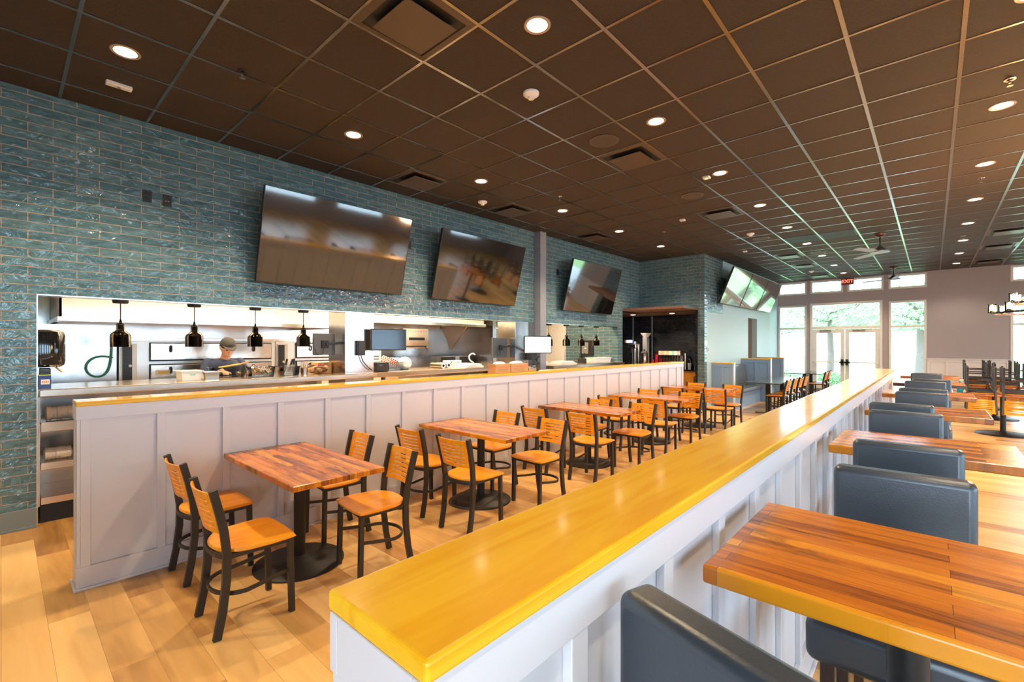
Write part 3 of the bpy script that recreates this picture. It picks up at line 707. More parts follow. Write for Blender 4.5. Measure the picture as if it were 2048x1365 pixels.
TW = [[.03, 0, -.05, -.10], [.02, .04, -.03, -.06], [.03, .02, .02, -.05], [0, .05, .02, -.04], [.03, .03, 0, -.08]]
for k, cs in enumerate(CH):
    for j, (x, y) in enumerate(cs):
        near = j < 2
        place_chair(x, y+.228 if near else y-.228, TW[k][j]+(0 if near else PI), 'orange slat-back chair with black frame at the %s table, %s' % (TN[k], PN[j]), 'orange slat-back chairs along the kitchen half wall')

# ---- bar-height tables on the right
RT = [(1.085, 1.66), (2.83, 3.41), (4.53, 5.12), (6.21, 6.80), (8.04, 8.66), (9.95, 10.5)]
RN = ['nearest', 'second', 'third', 'fourth', 'fifth', 'sixth']
for k, (a, b) in enumerate(RT):
    wood_table('bar_table', 'bar-height reclaimed wood table, %s from the camera on the right of the foreground half wall' % RN[k], -.393, .31, a, b, 1.055, .26, 'bar-height tables on the right', th=.042)
def bar_stool():
    t = thing('bar_stool', '', 'bar stool'); w = .182
    obj('backrest', G().box(-w, w, -.240, -.160, .60, 1.135), M['leather'], t, bevel=.022, seg=4, smooth=True)
    obj('seat', G().box(-w-.03, w+.03, -.165, .21, .625, .755), M['leather'], t, bevel=.03, seg=4, smooth=True)
    for sx in (-1, 1):
        for yy in (-.21, .165):
            obj('leg', G().bar((sx*(w-.022), yy*1.03, 0), (sx*(w-.024), yy, .63), .036, .036), M['stoolwood'], t, bevel=.003)
    obj('footrest', G().box(-w+.03, w-.03, .155, .178, .20, .235).box(-w+.012, -w+.03, -.2, .16, .28, .31).box(w-.03, w-.012, -.2, .16, .28, .31).box(-w+.03, w-.03, -.222, -.2, .28, .31), M['stoolwood'], t, bevel=.002)
    return t
st0 = bar_stool(); su = [False]
def stool(x, y, rz, lab):
    o = st0 if not su[0] else dup(st0); su[0] = True
    o.location = (x, y, 0); o.rotation_euler = (0, 0, rz); tag(o, lab, 'bar stool', 'blue-black leather bar stools')
# y given at the face of the backrest nearest the camera
SP = [(-.165, .66, 'n', -.30, 'blue-black leather bar stool turned askew at the bottom edge, its back nearest the camera'),
      (-.075, 1.98, 'f', .02, 'blue-black leather bar stool tucked behind the nearest bar-height table'),
      (-.085, 2.57, 'n', 0, 'dark leather bar stool on the near side of the second bar-height table'),
      (-.13, 3.83, 'f', 0, 'leather bar stool on the far side of the second bar-height table'),
      (-.17, 4.36, 'n', 0, 'dark leather bar stool on the near side of the third bar-height table'),
      (-.075, 5.52, 'f', 0, 'grey-looking leather bar stool on the far side of the third bar-height table'),
      (-.07, 6.02, 'n', 0, 'leather bar stool, thin strip of back visible, near side of the fourth table'),
      (-.065, 7.22, 'f', 0, 'leather bar stool on the far side of the fourth bar-height table'),
      (-.01, 7.75, 'n', 0, 'leather bar stool, slightly right of the others, near side of the fifth table'),
      (-.065, 9.3, 'f', 0, 'leather bar stool farthest away, far side of the fifth bar-height table')]
for x, y, s, rz, lab in SP:
    if s == 'n': stool(x, y+.235, rz, lab)
    else: stool(x, y-.165, PI+rz, lab)

# ---- tables stacked with upturned chairs
UP = [(.27, 1.55, 11.36, 12.10, 'nearer'), (.33, 1.62, 13.75, 14.5, 'middle'), (.40, 1.7, 15.9, 16.6, 'farthest')]
for a, b, y0, y1, nm in UP:
    wood_table('dining_table', 'wood table loaded with upturned chairs on the right, %s of three' % nm, a, b, y0, y1, .715, .36, 'tables carrying upturned chairs')
    zz = .715+.464
    yc = (y0+y1)/2
    k = 0
    for (x, y, rz) in ((a+.35, y0+.125, 0), (a+.785, y0+.125, 0), (a+.37, y1-.125, PI), (a+.82, y1-.125, PI-.06), (a+1.225, y0+.125, 0)):
        pos = ['near edge, left', 'near edge, second', 'far edge, left', 'far edge, right', 'near edge, rightmost'][k]
        
        # upside down about x: local +y points to -y, so turn by pi to hang the back over the near edge
        place_chair(x, y, rz+PI, 'upturned orange slat-back chair on the %s loaded table, %s' % (nm, pos), 'chairs turned up onto tables', z=zz, flip=True); k += 1
t = thing('spray_bottle', 'spray bottle of teal liquid standing among the upturned chairs', 'bottle', (.36, 11.47, .715))
obj('bottle', G().lathe([(0, 0), (.038, 0), (.04, .01), (.04, .13), (.03, .16), (.013, .185), (.013, .20), (0, .20)], 0, 0, 20), mat('teal_cleaner', (.01, .28, .36), .2), t, smooth=True)
obj('trigger', G().box(-.012, .05, -.01, .01, .20, .235).bar((.035, 0, .215), (.045, 0, .16), .008, .012), M['white'], t, bevel=.003)

# ================================================================== FAR LEFT DINING: booths and slate tables
for y, xe, h, lab, dark in ((11.78, -3.50, 1.14, 'blue-grey panelled booth divider nearest the tiled corner', 0), (14.15, -3.26, 1.19, 'blue-grey panelled booth divider behind the bench', 0), (15.75, -3.28, 1.19, 'grey panelled booth divider closest to the windows', 0)):
    t = thing('booth_divider', lab, 'divider', (XH, y, 0), 0, 'panelled booth dividers'); L = xe-XH
    obj('core', G().box(.003, L-.02, -.05, .05, 0, h-.03), M['panel_dark'], t)
    obj('cap', G().box(.003, L, -.075, .075, h-.03, h), M['cap'], t, bevel=.004)
    g = G().box(.003, L-.02, -.065, -.05, h-.11, h-.03).box(.003, L-.02, -.065, -.05, 0, .13)
    for xx in (.033, L/2, L-.05): g.box(xx-.03, xx+.03, -.065, -.05, .13, h-.11)
    obj('stiles', g, M['panel_dark'], t, bevel=.002)
    obj('end_post', G().box(L-.02, L-.002, -.06, .06, 0, h-.03), M['panel'], t, bevel=.002)
t = thing('bench_seat', 'grey-blue upholstered bench along the aqua wall', 'bench', (XH, 11.86, 0))
obj('seat', G().box(.003, .56, 0, 2.2, .36, .46), M['vinyl'], t, bevel=.03, seg=3, smooth=True)
obj('backrest', G().prism([(.003, .46), (.20, .46), (.14, .95), (.10, 1.02), (.05, 1.04), (.003, 1.04)], 0, -2.2, Matrix.Rotation(PI/2, 4, 'X')), M['vinyl'], t, bevel=.012, smooth=True)
obj('plinth', G().box(.003, .50, 0, 2.2, 0, .36), M['panel_dark'], t)
t = thing('bench_seat', 'grey upholstered bench between the two farther booth dividers', 'bench', (XH, 14.25, 0))
obj('seat', G().box(.003, .56, 0, 1.4, .36, .46), M['vinyl'], t, bevel=.03, seg=3, smooth=True)
obj('backrest', G().box(.003, .16, 0, 1.4, .46, 1.03), M['vinyl'], t, bevel=.03, seg=3, smooth=True)
obj('plinth', G().box(.003, .50, 0, 1.4, 0, .36), M['panel_dark'], t)
def slate_table(lab, x0, x1, y0, y1):
    t = thing('slate_table', lab, 'table', ((x0+x1)/2, (y0+y1)/2, 0), 0, 'dark slate-topped tables'); a, b = (x1-x0)/2, (y1-y0)/2
    obj('tabletop', G().box(-a, a, -b, b, .71, .735), M['slate'], t, bevel=.004)
    for s in (-1, 1):
        c = s*b*.52
        obj('leg', G().box(-.045, .045, c-.045, c+.045, .02, .71), M['base'], t, bevel=.004)
        obj('foot', G().box(-.27, .27, c-.04, c+.04, 0, .02), M['base'], t, bevel=.006)
slate_table('long dark slate table in front of the upholstered bench', -3.12, -2.42, 11.12, 13.68)
slate_table('dark slate table beside the entrance windows', -3.30, -2.36, 15.7, 17.6)
k = 0
for x, y, lab in ((-2.555, 11.60, 'nearest'), (-2.555, 12.28, 'second'), (-2.54, 12.82, 'third'), (-2.54, 13.42, 'fourth')):
    place_chair(x, y, PI/2, 'side-on slat-back chair at the long slate table, %s along' % lab, 'side-on chairs at the slate tables')
for x, y, lab in ((-2.48, 15.95, 'nearer'), (-2.48, 16.55, 'farther')):
    place_chair(x, y, PI/2, 'side-on slat-back chair at the slate table by the doors, %s one' % lab, 'side-on chairs at the slate tables')

# ================================================================== TELEVISIONS
def television(lab, p, rz, w_, h_, tilt, group, yaw=0):
    "p = wall point at bottom edge centre; screen faces local +X, tilted to look down"
    t = thing('television', lab, 'television', p, rz, group)
    Mx = Matrix.Rotation(tilt, 4, 'Y'); Mx.translation = Vector((.12, 0, 0))
    obj('housing', G().box(-.045, .0, -w_/2, w_/2, 0, h_, Mx), M['black'], t, bevel=.006)
    obj('screen', G().box(.0, .003, -w_/2+.008, w_/2-.008, .012, h_-.008, Mx), M['screen'], t)
    Md = Mx
    obj('bezel', G().box(-.002, .005, -w_/2, w_/2, 0, .010, Md).box(-.002, .005, -w_/2, w_/2, h_-.006, h_, Md).box(-.002, .005, -w_/2, -w_/2+.006, .010, h_-.006, Md).box(-.002, .005, w_/2-.006, w_/2, .010, h_-.006, Md), M['frame'], t)
    bot = Mx @ Vector((-.045, 0, h_*.3)); tp = Mx @ Vector((-.045, 0, h_*.72))
    obj('wall_bracket', G().box(.001, .02, -.25, .25, h_*.3, h_*.75).bar((.01, -.2, h_*.34), (bot.x, -.2, bot.z), .03, .03).bar((.01, .2, h_*.34), (bot.x, .2, bot.z), .03, .03).bar((.01, -.2, h_*.68), (tp.x, -.2, tp.z), .03, .03).bar((.01, .2, h_*.68), (tp.x, .2, tp.z), .03, .03), M['frame'], t)
    return t
TG = 'televisions tilted down on the tiled kitchen wall'
TILT = math.radians(15)
television('largest-looking black television, nearest, reflecting amber tables', (XW, 2.85, 2.265), 0, 1.90, 1.055, TILT, TG)
television('middle television on the tiled wall, just left of the steel column', (XW, 5.27, 2.255), 0, 1.86, 1.055, TILT, TG)
television('third television on the tiled wall, between steel column and corner', (XW, 8.64, 2.265), 0, 1.93, 1.06, TILT, TG)
HG = 'three televisions side by side on the hall wall'
for y, lab in ((12.72, 'left one of three televisions hung side by side, nearest the tiled corner'), (14.33, 'middle one of three televisions hung side by side on the hall wall'), (15.94, 'right one of three televisions hung side by side, nearest the windows')):
    television(lab, (XH, y, 2.60), 0, 1.56, .93, math.radians(22), HG)
def outlet(y, z, lab, lit=False, x=XW, m='frame'):
    t = thing('wall_outlet', lab, 'outlet', (x, y, z), 0)
    obj('plate', G().box(.0005, .007, -.037, .037, -.058, .058), M[m], t, bevel=.002)
    obj('sockets', G().box(.006, .010, -.018, .018, .008, .036).box(.006, .010, -.018, .018, -.036, -.008), M['black'], t, bevel=.003)
    if lit: obj('screws', G().box(.007, .011, -.014, -.006, -.012, -.004).box(.007, .011, .006, .014, -.012, -.004), mat('brass_screw', (.7, .5, .2), .3, 1), t)
outlet(.959, 3.015, 'black double outlet on the bare tiled wall, left one of the pair')
outlet(1.119, 3.008, 'black outlet with two brass terminals on the bare tiled wall, right one of the pair', True)
outlet(4.02, 3.03, 'small dark outlet peeking out right of the nearest television')
outlet(7.66, 3.05, 'dark outlet left of the third television, lower', m='black')
t = thing('thermostat', 'small grey and white wall control on the aqua wall by the tiled corner', 'wall control', (XH, 11.47, 1.45))
obj('plate', G().box(.0005, .014, -.05, .05, -.06, .06), M['white'], t, bevel=.003); obj('face', G().box(.012, .017, -.03, .02, -.045, .045), M['grey'], t, bevel=.002)

# ================================================================== KITCHEN PASS
t = thing('pass_counter', 'long stainless steel pass counter under the heat lamps, behind the half wall', 'counter', (0, 0, 0))
obj('counter_top', G().box(-6.42, -5.60, .215, 3.015, 1.115, ZC).box(-6.42, -5.60, 3.445, 6.355, 1.115, ZC).box(XW+.006, -5.60, 3.015, 3.445, 1.115, ZC).box(XW+.006, -5.60, 6.355, 6.90, 1.115, ZC), M['steel'], t, bevel=.008, seg=3)
t = thing('pass_counter', 'shorter stainless pass counter under the four small far heat lamps', 'counter', (0, 0, 0))
obj('counter_top', G().box(-6.35, -5.50, 7.29, 10.10, 1.085, 1.15), M['steel'], t, bevel=.008, seg=3)
t = thing('undercounter_shelf', 'stainless shelving with dark kick plate below the pass counter', 'shelf', (0, 0, 0))
obj('back_panel', G().box(-6.34, -6.32, .22, 3.01, .16, 1.11), M['steel2'], t)
obj('side_panel', G().box(-6.32, -5.72, .215, .225, .16, 1.11), M['steel2'], t)
for z, h in ((.80, .085), (.469, .062), (.17, .06)): obj('shelf', G().box(-6.32, -5.72, .23, 3.0, z+h-.025, z+h).box(-5.74, -5.72, .23, 3.0, z, z+h), M['steel'], t, bevel=.004)
obj('kick_plate', G().box(-6.30, -5.78, .23, 3.0, 0, .165), M['black'], t)
wrap = mat('cloudy_plastic_wrap', (.62, .55, .46), .25, bump=1.0, bscale=22, var=.25)
for y, z, L, r, lab in ((.26, .887, .46, .062, 'cloudy plastic-wrapped bundle on the upper undercounter shelf'), (.25, .533, .19, .055, 'plastic-wrapped cup sleeve on the lower shelf, at its left end'), (.46, .533, .30, .066, 'bright ribbed cup stack lying on the lower shelf, cut off by the half wall')):
    g = G(); n = int(L/.012); pts = [(-5.86, y+L*k/n, z+r+.001) for k in range(n+1)]
    g.tube(pts, [r*(.6 if k in (0, n) else .93+.07*(k % 2)+.04*math.sin(k*.9)) for k in range(n+1)], 18)
    tag(obj('wrapped_bundle', g, wrap if 'ribbed' not in lab else M['white'], smooth=True), lab, 'bundle')
# heat lamps
def heat_lamp():
    t = thing('heat_lamp', '', 'heat lamp')
    obj('ceiling_canopy', G().lathe([(0, 0), (.062, 0), (.062, -.018), (.055, -.028), (0, -.028)], 0, 0, 28), M['black'], t, smooth=True)
    obj('cord', G().cyl(0, 0, -.20, -.02, .005, 8), M['frame'], t)
    o = obj('lamp_shade', G().lathe([(.006, -.180), (.012, -.20), (.012, -.215), (.030, -.218), (.033, -.226), (.033, -.275), (.036, -.285), (.050, -.298), (.070, -.315), (.080, -.335), (.080, -.442), (.082, -.446), (.078, -.446), (.076, -.335), (.05, -.31), (.03, -.29)], 0, 0, 36), mat('smoked_black_chrome', (.045, .040, .038), .10, 1.0), t, smooth=True)
    obj('band', G().lathe([(.0335, -.228), (.035, -.228), (.035, -.236), (.0335, -.236), (.0335, -.228)], 0, 0, 28), M['frame'], o)
    obj('bulb', G().ell((0, 0, -.40), (.045, .045, .04)), emit_mat('amber_heat_bulb', (1, .45, .12), 3), t, smooth=True)
    return t
hl = heat_lamp(); f1 = True
for x, y, lab in ((-5.77, .77, 'glossy black heat lamp hanging nearest, at the left end of the pass'), (-5.77, 1.37, 'second glossy black heat lamp along the near pass'), (-5.77, 1.965, 'third glossy black heat lamp along the near pass'), (-5.77, 2.515, 'fourth heat lamp on the near pass, beside the monitor back'),
                  (-5.77, 7.47, 'heat lamp half hidden behind the lit white monitor'), (-5.77, 8.08, 'second of the far heat lamps, before the tiled panel'), (-5.77, 8.64, 'third of the far heat lamps'), (-5.77, 9.26, 'last far heat lamp, beside the wall poster')):
    o = hl if f1 else dup(hl); f1 = False
    o.location = (x, y, ZH-.013); tag(o, lab, 'heat lamp', 'black heat lamps over the pass')
l = None
# ---- hoods
def hood(lab, x, y0, y1, z):
    t = thing('extractor_hood', lab, 'extractor hood', (0, 0, 0))
    obj('canopy', G().box(x-.02, x, y0, y1, z+.055, 2.83).box(-8.33, x, y0, y0+.02, z+.055, 2.83).box(-8.33, x, y1-.02, y1, z+.055, 2.83).box(-8.33, x, y0, y1, 2.80, 2.83), M['hoodsteel'], t)
    obj('rim', G().box(x-.03, x+.03, y0-.02, y1+.02, z, z+.055).box(-8.33, x-.03, y0-.02, y0+.03, z, z+.055).box(-8.33, x-.03, y1-.03, y1+.02, z, z+.055), M['steel'], t, bevel=.006)
    obj('filter_bank', G().add([(x-.1, y0+.05, z+.06), (x-.1, y1-.05, z+.06), (-8.2, y1-.05, z+.5), (-8.2, y0+.05, z+.5)], [(0, 1, 2, 3)]), M['steel'], t)
    for k in range(2):
        yy = y0+(y1-y0)*(.3+.4*k); obj('hood_light', G().box(-7.6, -7.4, yy-.3, yy+.3, z+.50, z+.52), kl, t)
    l = bpy.data.lights.new('hood_lamp', 'AREA'); l.shape = 'RECTANGLE'; l.size = .3; l.size_y = (y1-y0)*.7; l.energy = 16; l.color = (1, .68, .36)
    o = bpy.data.objects.new('hood_lamp', l); COL.objects.link(o); o.location = (-7.5, (y0+y1)/2, z+.45)
M['hoodsteel'] = mat('satin_white_steel', (.80, .76, .70), .38, .55)
hood('stainless extractor hood with bright face over the deck ovens', -6.95, .42, 3.50, 1.815)
hood('stainless extractor hood over the middle kitchen bay', -6.95, 3.60, 6.80, 1.93)
# gusset and cold cabinet
t = tag(obj('hood_gusset', G().prism([(-7.75, 1.94), (-6.95, 1.94), (-7.45, 1.45)], 6.30, 6.33, Matrix(((1, 0, 0, 0), (0, 0, 1, 0), (0, 1, 0, 0), (0, 0, 0, 1)))), M['steel']), 'triangular stainless gusset hanging below the middle hood', 'bracket')
t = thing('upright_refrigerator', 'upright stainless cabinet beside the second pilaster', 'refrigerator', (-7.35, 7.40, 0))
obj('body', G().box(-.7, -.03, -.28, .60, .08, 2.0), M['steel'], t); obj('door', G().box(-.03, .0, -.27, .59, .12, 1.95), M['steel'], t, bevel=.008)
obj('handle', G().box(.0, .03, -.24, -.22, .9, 1.3), M['black'], t)
# ---- deck ovens
def oven(lab, y):
    t = thing('deck_oven', lab, 'oven', (-7.45, y, 0)); L = 1.845
    obj('body', G().box(-.85, -.02, 0, L, .15, 1.64), M['hoodsteel'], t, bevel=.006)
    obj('crown', G().box(-.85, .01, 0, L, 1.61, 1.65), M['steel'], t, bevel=.004)
    g = G().box(-.02, .004, .02, .175, 1.10, 1.575)
    cp = obj('control_panel', g, M['white'], t, bevel=.003)
    obj('louvre_plate', G().box(.004, .009, .03, .125, 1.12, 1.56), M['frame'], cp)
    for k in range(9): obj('louvre', G().box(.009, .012, .045, .080, 1.17+k*.042, 1.182+k*.042), M['black'], cp)
    obj('dial', G().lathe([(0, 0), (.018, 0), (.016, .02), (0, .02)], 0, 0, 18, Matrix.Translation((.012, .105, 1.30)) @ Matrix.Rotation(PI/2, 4, 'Y')), M['white'], cp, smooth=True)
    for z0, z1 in ((1.36, 1.58), (1.08, 1.30)):
        obj('door_gasket', G().box(-.02, .002, .30, L-.06, z0-.012, z1+.012), M['black'], t)
        d = obj('oven_door', G().box(.0, .022, .31, L-.07, z0+.006, z1), M['steel'], t, bevel=.004)
        for yy in (.52, L-.32): obj('handle', G().sweep([(.022, yy, z1-.03), (.055, yy, z1-.045), (.06, yy, z1-.09), (.022, yy, z1-.11)], .025, .012), M['black'], d)
    obj('nameplate', G().box(.022, .026, .36, .52, 1.17, 1.235), M['white'], t, bevel=.001)
    obj('emblem', G().box(.026, .028, .385, .495, 1.185, 1.22), mat('yellow_emblem', (.75, .45, .04), .5), t)
    for s in (.1, L-.1): obj('leg', G().box(-.75, -.69, s-.03, s+.03, 0, .15).box(-.12, -.06, s-.03, s+.03, 0, .15), M['frame'], t)
oven('stainless deck oven with louvred control panel, nearest, left of the cook', .98)
oven('stainless deck oven with louvred panel, right of the cook', 2.83)
# hose coil
g = G(); pts = []
for k in range(46):
    a = k/45; th = 2*PI*1.05*a+PI*.35
    pts.append((-7.42+.02*a, .78+.105*math.cos(th)*(1-.15*a), 1.30+.115*math.sin(th)))
pts = [(-7.42, .91, 1.56), (-7.42, .90, 1.45)]+pts
hs = tag(obj('rubber_hose', g.tube([(-7.42, .91, 1.60), (-7.42, .905, 1.50), (-7.41, .90, 1.35), (-7.40, .87, 1.22), (-7.40, .80, 1.165), (-7.40, .71, 1.19), (-7.40, .66, 1.28), (-7.40, .69, 1.37), (-7.40, .76, 1.42), (-7.40, .84, 1.43), (-7.41, .93, 1.40)], .0135, 10), M['rubber'], smooth=True, sub=1), 'looped green rubber hose hanging on the steel wall', 'hose')
tag(obj('hose_panel', G().box(-7.47, -7.44, .13, .955, 0, 1.80), M['steel2']), 'rippled stainless wall sheet behind the green hose', 'steel panel')
# paper towel / soap dispenser
t = thing('towel_dispenser', 'glossy black paper towel dispenser on the steel jamb at far left', 'dispenser', (-6.0, .13, 1.36))
obj('cover', G().lathe([(0, 0), (.13, 0), (.155, .02), (.16, .05), (.16, .28), (.15, .32), (.12, .338), (0, .338)], 0, .115, 36), M['gloss'], t, smooth=True)
obj('back_case', G().box(-.12, .14, -.005, .12, .0, .33), M['gloss'], t, bevel=.01)
obj('lever', G().bar((.03, .20, .005), (.05, .25, -.05), .03, .01), mat('tan_lever', (.55, .38, .2), .5), t)
t = thing('soap_dispenser', 'narrow black dispenser base below the towel dispenser', 'dispenser', (-5.9, .225, 1.245))
obj('case', G().box(-.06, .05, .003, .075, 0, .11), M['gloss'], t, bevel=.008)
t = thing('sugar_carton', 'small dark blue carton with orange and white label at the left counter end', 'carton', (-5.80, .245, ZC))
obj('carton', G().box(-.05, .05, -.028, .052, 0, .115), M['blue'], t, bevel=.002)
obj('printed_label', G().box(.05, .0512, -.012, .042, .035, .078), M['white'], t); obj('lettering', G().box(.0512, .052, -.004, .004, .048, .066).box(.0512, .052, .008, .014, .048, .066).box(.0512, .052, .018, .026, .048, .066).box(.0512, .052, .030, .036, .048, .066), M['orange'], t)
obj('top_stripe', G().box(-.05, .0505, -.028, .052, .112, .1155), mat('lime_print', (.35, .55, .06), .5), t)
# ---- things on the pass
def pan(lab, x, y, dx, dy, h, m, z=ZC, lip=.012, contents=None):
    t = thing('food_pan', lab, 'pan', (x, y, z+.001), 0); a, b = dx/2, dy/2
    g = G(); th = .004; k = .90
    g.add([(-a*k, -b*k, 0), (a*k, -b*k, 0), (a*k, b*k, 0), (-a*k, b*k, 0), (-a, -b, h), (a, -b, h), (a, b, h), (-a, b, h), (-a+.008, -b+.008, h), (a-.008, -b+.008, h), (a-.008, b-.008, h), (-a+.008, b-.008, h), (-a*k+.006, -b*k+.006, th), (a*k-.006, -b*k+.006, th), (a*k-.006, b*k-.006, th), (-a*k+.006, b*k-.006, th)],
          [(3, 2, 1, 0)]+[(i, (i+1) % 4, 4+(i+1) % 4, 4+i) for i in range(4)]+[(4+i, 4+(i+1) % 4, 8+(i+1) % 4, 8+i) for i in range(4)]+[(8+i, 8+(i+1) % 4, 12+(i+1) % 4, 12+i) for i in range(4)]+[(12, 13, 14, 15)])
    obj('vessel', g, m, t)
    obj('rim', G().box(-a-lip, a+lip, -b-lip, -b, h-.004, h+.002).box(-a-lip, a+lip, b, b+lip, h-.004, h+.002).box(-a-lip, -a, -b, b, h-.004, h+.002).box(a, a+lip, -b, b, h-.004, h+.002), m, t)
    return t
p = pan('white food tub with small green label on the near pass', -6.0, 1.375, .26, .19, .10, M['white'])
obj('sticker', G().box(.1275, .1295, -.02, .03, .055, .062), mat('green_print', (.1, .5, .3), .5), p)
pan('small stainless pan right of the white tub', -5.92, 1.555, .16, .14, .085, M['steel'])
pan('wide clear food tub behind the stainless pan, near the cook', -6.2, 1.80, .25, .34, .12, M['clear'])
t = thing('serving_paddle', 'orange-brown wooden paddle lying across the clear tub near the cook', 'paddle', (-6.2, 1.82, ZC+.125))
obj('blade', G().box(-.05, .05, -.10, .12, 0, .012, Matrix.Rotation(.16, 4, 'X')), M['wood_or'], t, bevel=.004); obj('handle', G().bar((0, .10, .02), (0, .22, .05), .028, .014), M['wood_or'], t, bevel=.004)
t = thing('pepper_bottle', 'dark bottle with clear base standing on the near pass', 'bottle', (-5.92, 1.895, ZC))
obj('base', G().lathe([(0, 0), (.026, 0), (.026, .05), (0, .05)], 0, 0, 20), M['clear'], t, smooth=True); obj('cap', G().lathe([(.026, .05), (.026, .06), (.019, .14), (.016, .15), (0, .15)], 0, 0, 20), M['frame'], t, smooth=True)
random.seed(3)
def rummage(name, part, lab, x, y, dx, dy, z, n, mats, cat, L=(.04, .09), stuffy=True):
    g = G()
    for k in range(n):
        g.mi = k % len(mats)
        p0 = Vector((x+random.uniform(-dx, dx), y+random.uniform(-dy, dy), z+.02+random.uniform(0, .03))); d = Vector((random.uniform(-1, 1), random.uniform(-1, 1), random.uniform(.1, 1.1))).normalized()*random.uniform(*L)
        p1 = p0+d; p1.x = min(max(p1.x, x-dx), x+dx); p1.y = min(max(p1.y, y-dy), y+dy)
        g.tube([p0, p1], random.uniform(.006, .012), 6)
    o = obj(name, g, mats, smooth=True); tag(o, lab, cat); o['kind'] = 'stuff'; return o
pan('clear tub full of small wrapped pieces beside the dark bottle', -5.98, 2.09, .20, .27, .12, M['clear'])
rummage('wrapped_cutlery', '', 'heap of pale wrapped cutlery inside the clear tub', -5.98, 2.09, .07, .10, ZC+.004, 46, [M['white'], M['steel'], M['card']], 'cutlery', (.05, .11))
pan('clear tub holding knives with black handles', -5.98, 2.42, .20, .20, .11, M['clear'])
for k, (dy, tilt, lab) in enumerate(((-.05, .5, 'black-handled knife leaning left in the clear tub'), (.0, .8, 'black-handled knife leaning steeply right in the clear tub'), (.055, .15, 'black-handled knife standing upright in the clear tub'))):
    t = thing('kitchen_knife', lab, 'knife', (-5.98, 2.42+dy, ZC+.045)); t.rotation_euler = (-.35*tilt, .1, 0)
    obj('blade', G().box(-.002, .002, -.012, .012, 0, .09), M['steel'], t); obj('handle', G().box(-.008, .008, -.011, .011, .088, .165), M['black'], t, bevel=.004)
t = thing('utensil_cup', 'steel cup of upright cutlery on the pass', 'cup', (-5.94, 2.60, ZC))
obj('cup', G().lathe([(0, 0), (.04, 0), (.045, .09), (.042, .09), (.037, .004), (0, .004)], 0, 0, 20), M['steel'], t, smooth=True)
g = G()
for k in range(9): a = k*.7; g.bar((.02*math.cos(a), .02*math.sin(a), .01), (.045*math.cos(a), .045*math.sin(a), .15+.01*(k % 3)), .008, .004)
obj('cutlery', g, M['steel'], t)
t = thing('roll_bag', 'clear bag of round bread rolls beside the cardboard box', 'bag', (-6.0, 2.80, ZC))
obj('bag', G().ell((0, 0, .062), (.11, .135, .062), 20, 12), M['clear'], t, smooth=True)
for k in range(6): obj('bread_roll', G().ell((.05*((k % 2)*2-1), -.085+.085*(k//2), .05+.015*(k % 3)), (.038, .038, .03)), M['card'], t, smooth=True)
for k in range(3): obj('sauce_packet', G().box(-.02, .02, -.012, .012, 0, .006, Matrix.Translation((.03, -.06+.06*k, .118)) @ Matrix.Rotation(.4*k, 4, 'X')), M['red'], t)
def carton(lab, x, y, z, dx, dy, h, holes=True, rz=0, m='card', stripe=True):
    t = thing('cardboard_box', lab, 'box', (x, y, z+.001), rz)
    obj('carton', G().box(-dx/2, dx/2, -dy/2, dy/2, 0, h), M[m], t, bevel=.002)
    if stripe: obj('printed_stripe', G().box(dx/2, dx/2+.001, -dy/2+.01, dy/2-.01, h*.62, h*.68).box(-dx/2+.01, dx/2-.01, -dy/2-.001, -dy/2, h*.62, h*.68), M['orange'], t)
    if holes: obj('hand_hole', G().box(dx/2, dx/2+.0015, -.022, .022, h*.42, h*.56), M['black'], t)
    return t
carton('small cardboard box with hand hole by the first steel pilaster', -6.12, 3.07-.16, ZC, .20, .19, .145)
# printer and box of checked paper
t = thing('receipt_printer', 'black receipt printer beside the first steel pilaster', 'printer', (-5.86, 3.63, ZC))
obj('case', G().box(-.09, .09, -.10, .10, 0, .135), M['frame'], t, bevel=.012); obj('paper_slot', G().box(-.05, .05, -.07, .07, .135, .139), M['black'], t); obj('front_badge', G().box(.09, .0915, -.05, .0, .09, .10), M['grey'], t)
obj('cable', G().tube([(-.02, -.10, .10), (.02, -.16, .18), (.03, -.22, .30), (.05, -.27, .40)], .006, 8), M['black'], t)
pan('clear tub lined with white paper behind the receipt printer', -6.05, 4.02, .24, .38, .12, M['clear'])
t = thing('checked_paper_stack', 'stack of red and white checked wrapping paper leaning in the tub', 'paper', (-6.08, 3.95, ZC+.09)); t.rotation_euler = (-.30, .25, .2)
chk = mat('red_white_check', (.7, .1, .05), .6)
nt_ = chk.node_tree; ck = N(nt_, 'ShaderNodeTexChecker', Scale=42.0); ck.inputs[1].default_value = (.6, .06, .03, 1); ck.inputs[2].default_value = (.85, .8, .74, 1); tcx = N(nt_, 'ShaderNodeTexCoord'); nt_.links.new(tcx.outputs['Object'], ck.inputs[0]); nt_.links.new(ck.outputs[0], nt_.nodes['Principled BSDF'].inputs['Base Color'])
obj('sheets', G().box(-.09, .09, -.12, .12, 0, .09), chk, t)
t = tag(obj('paper_bag', G().ell((-6.0, 4.16, ZC+.1), (.08, .12, .10)), M['paper'], smooth=True), 'crumpled white bag in the paper-lined tub', 'bag')
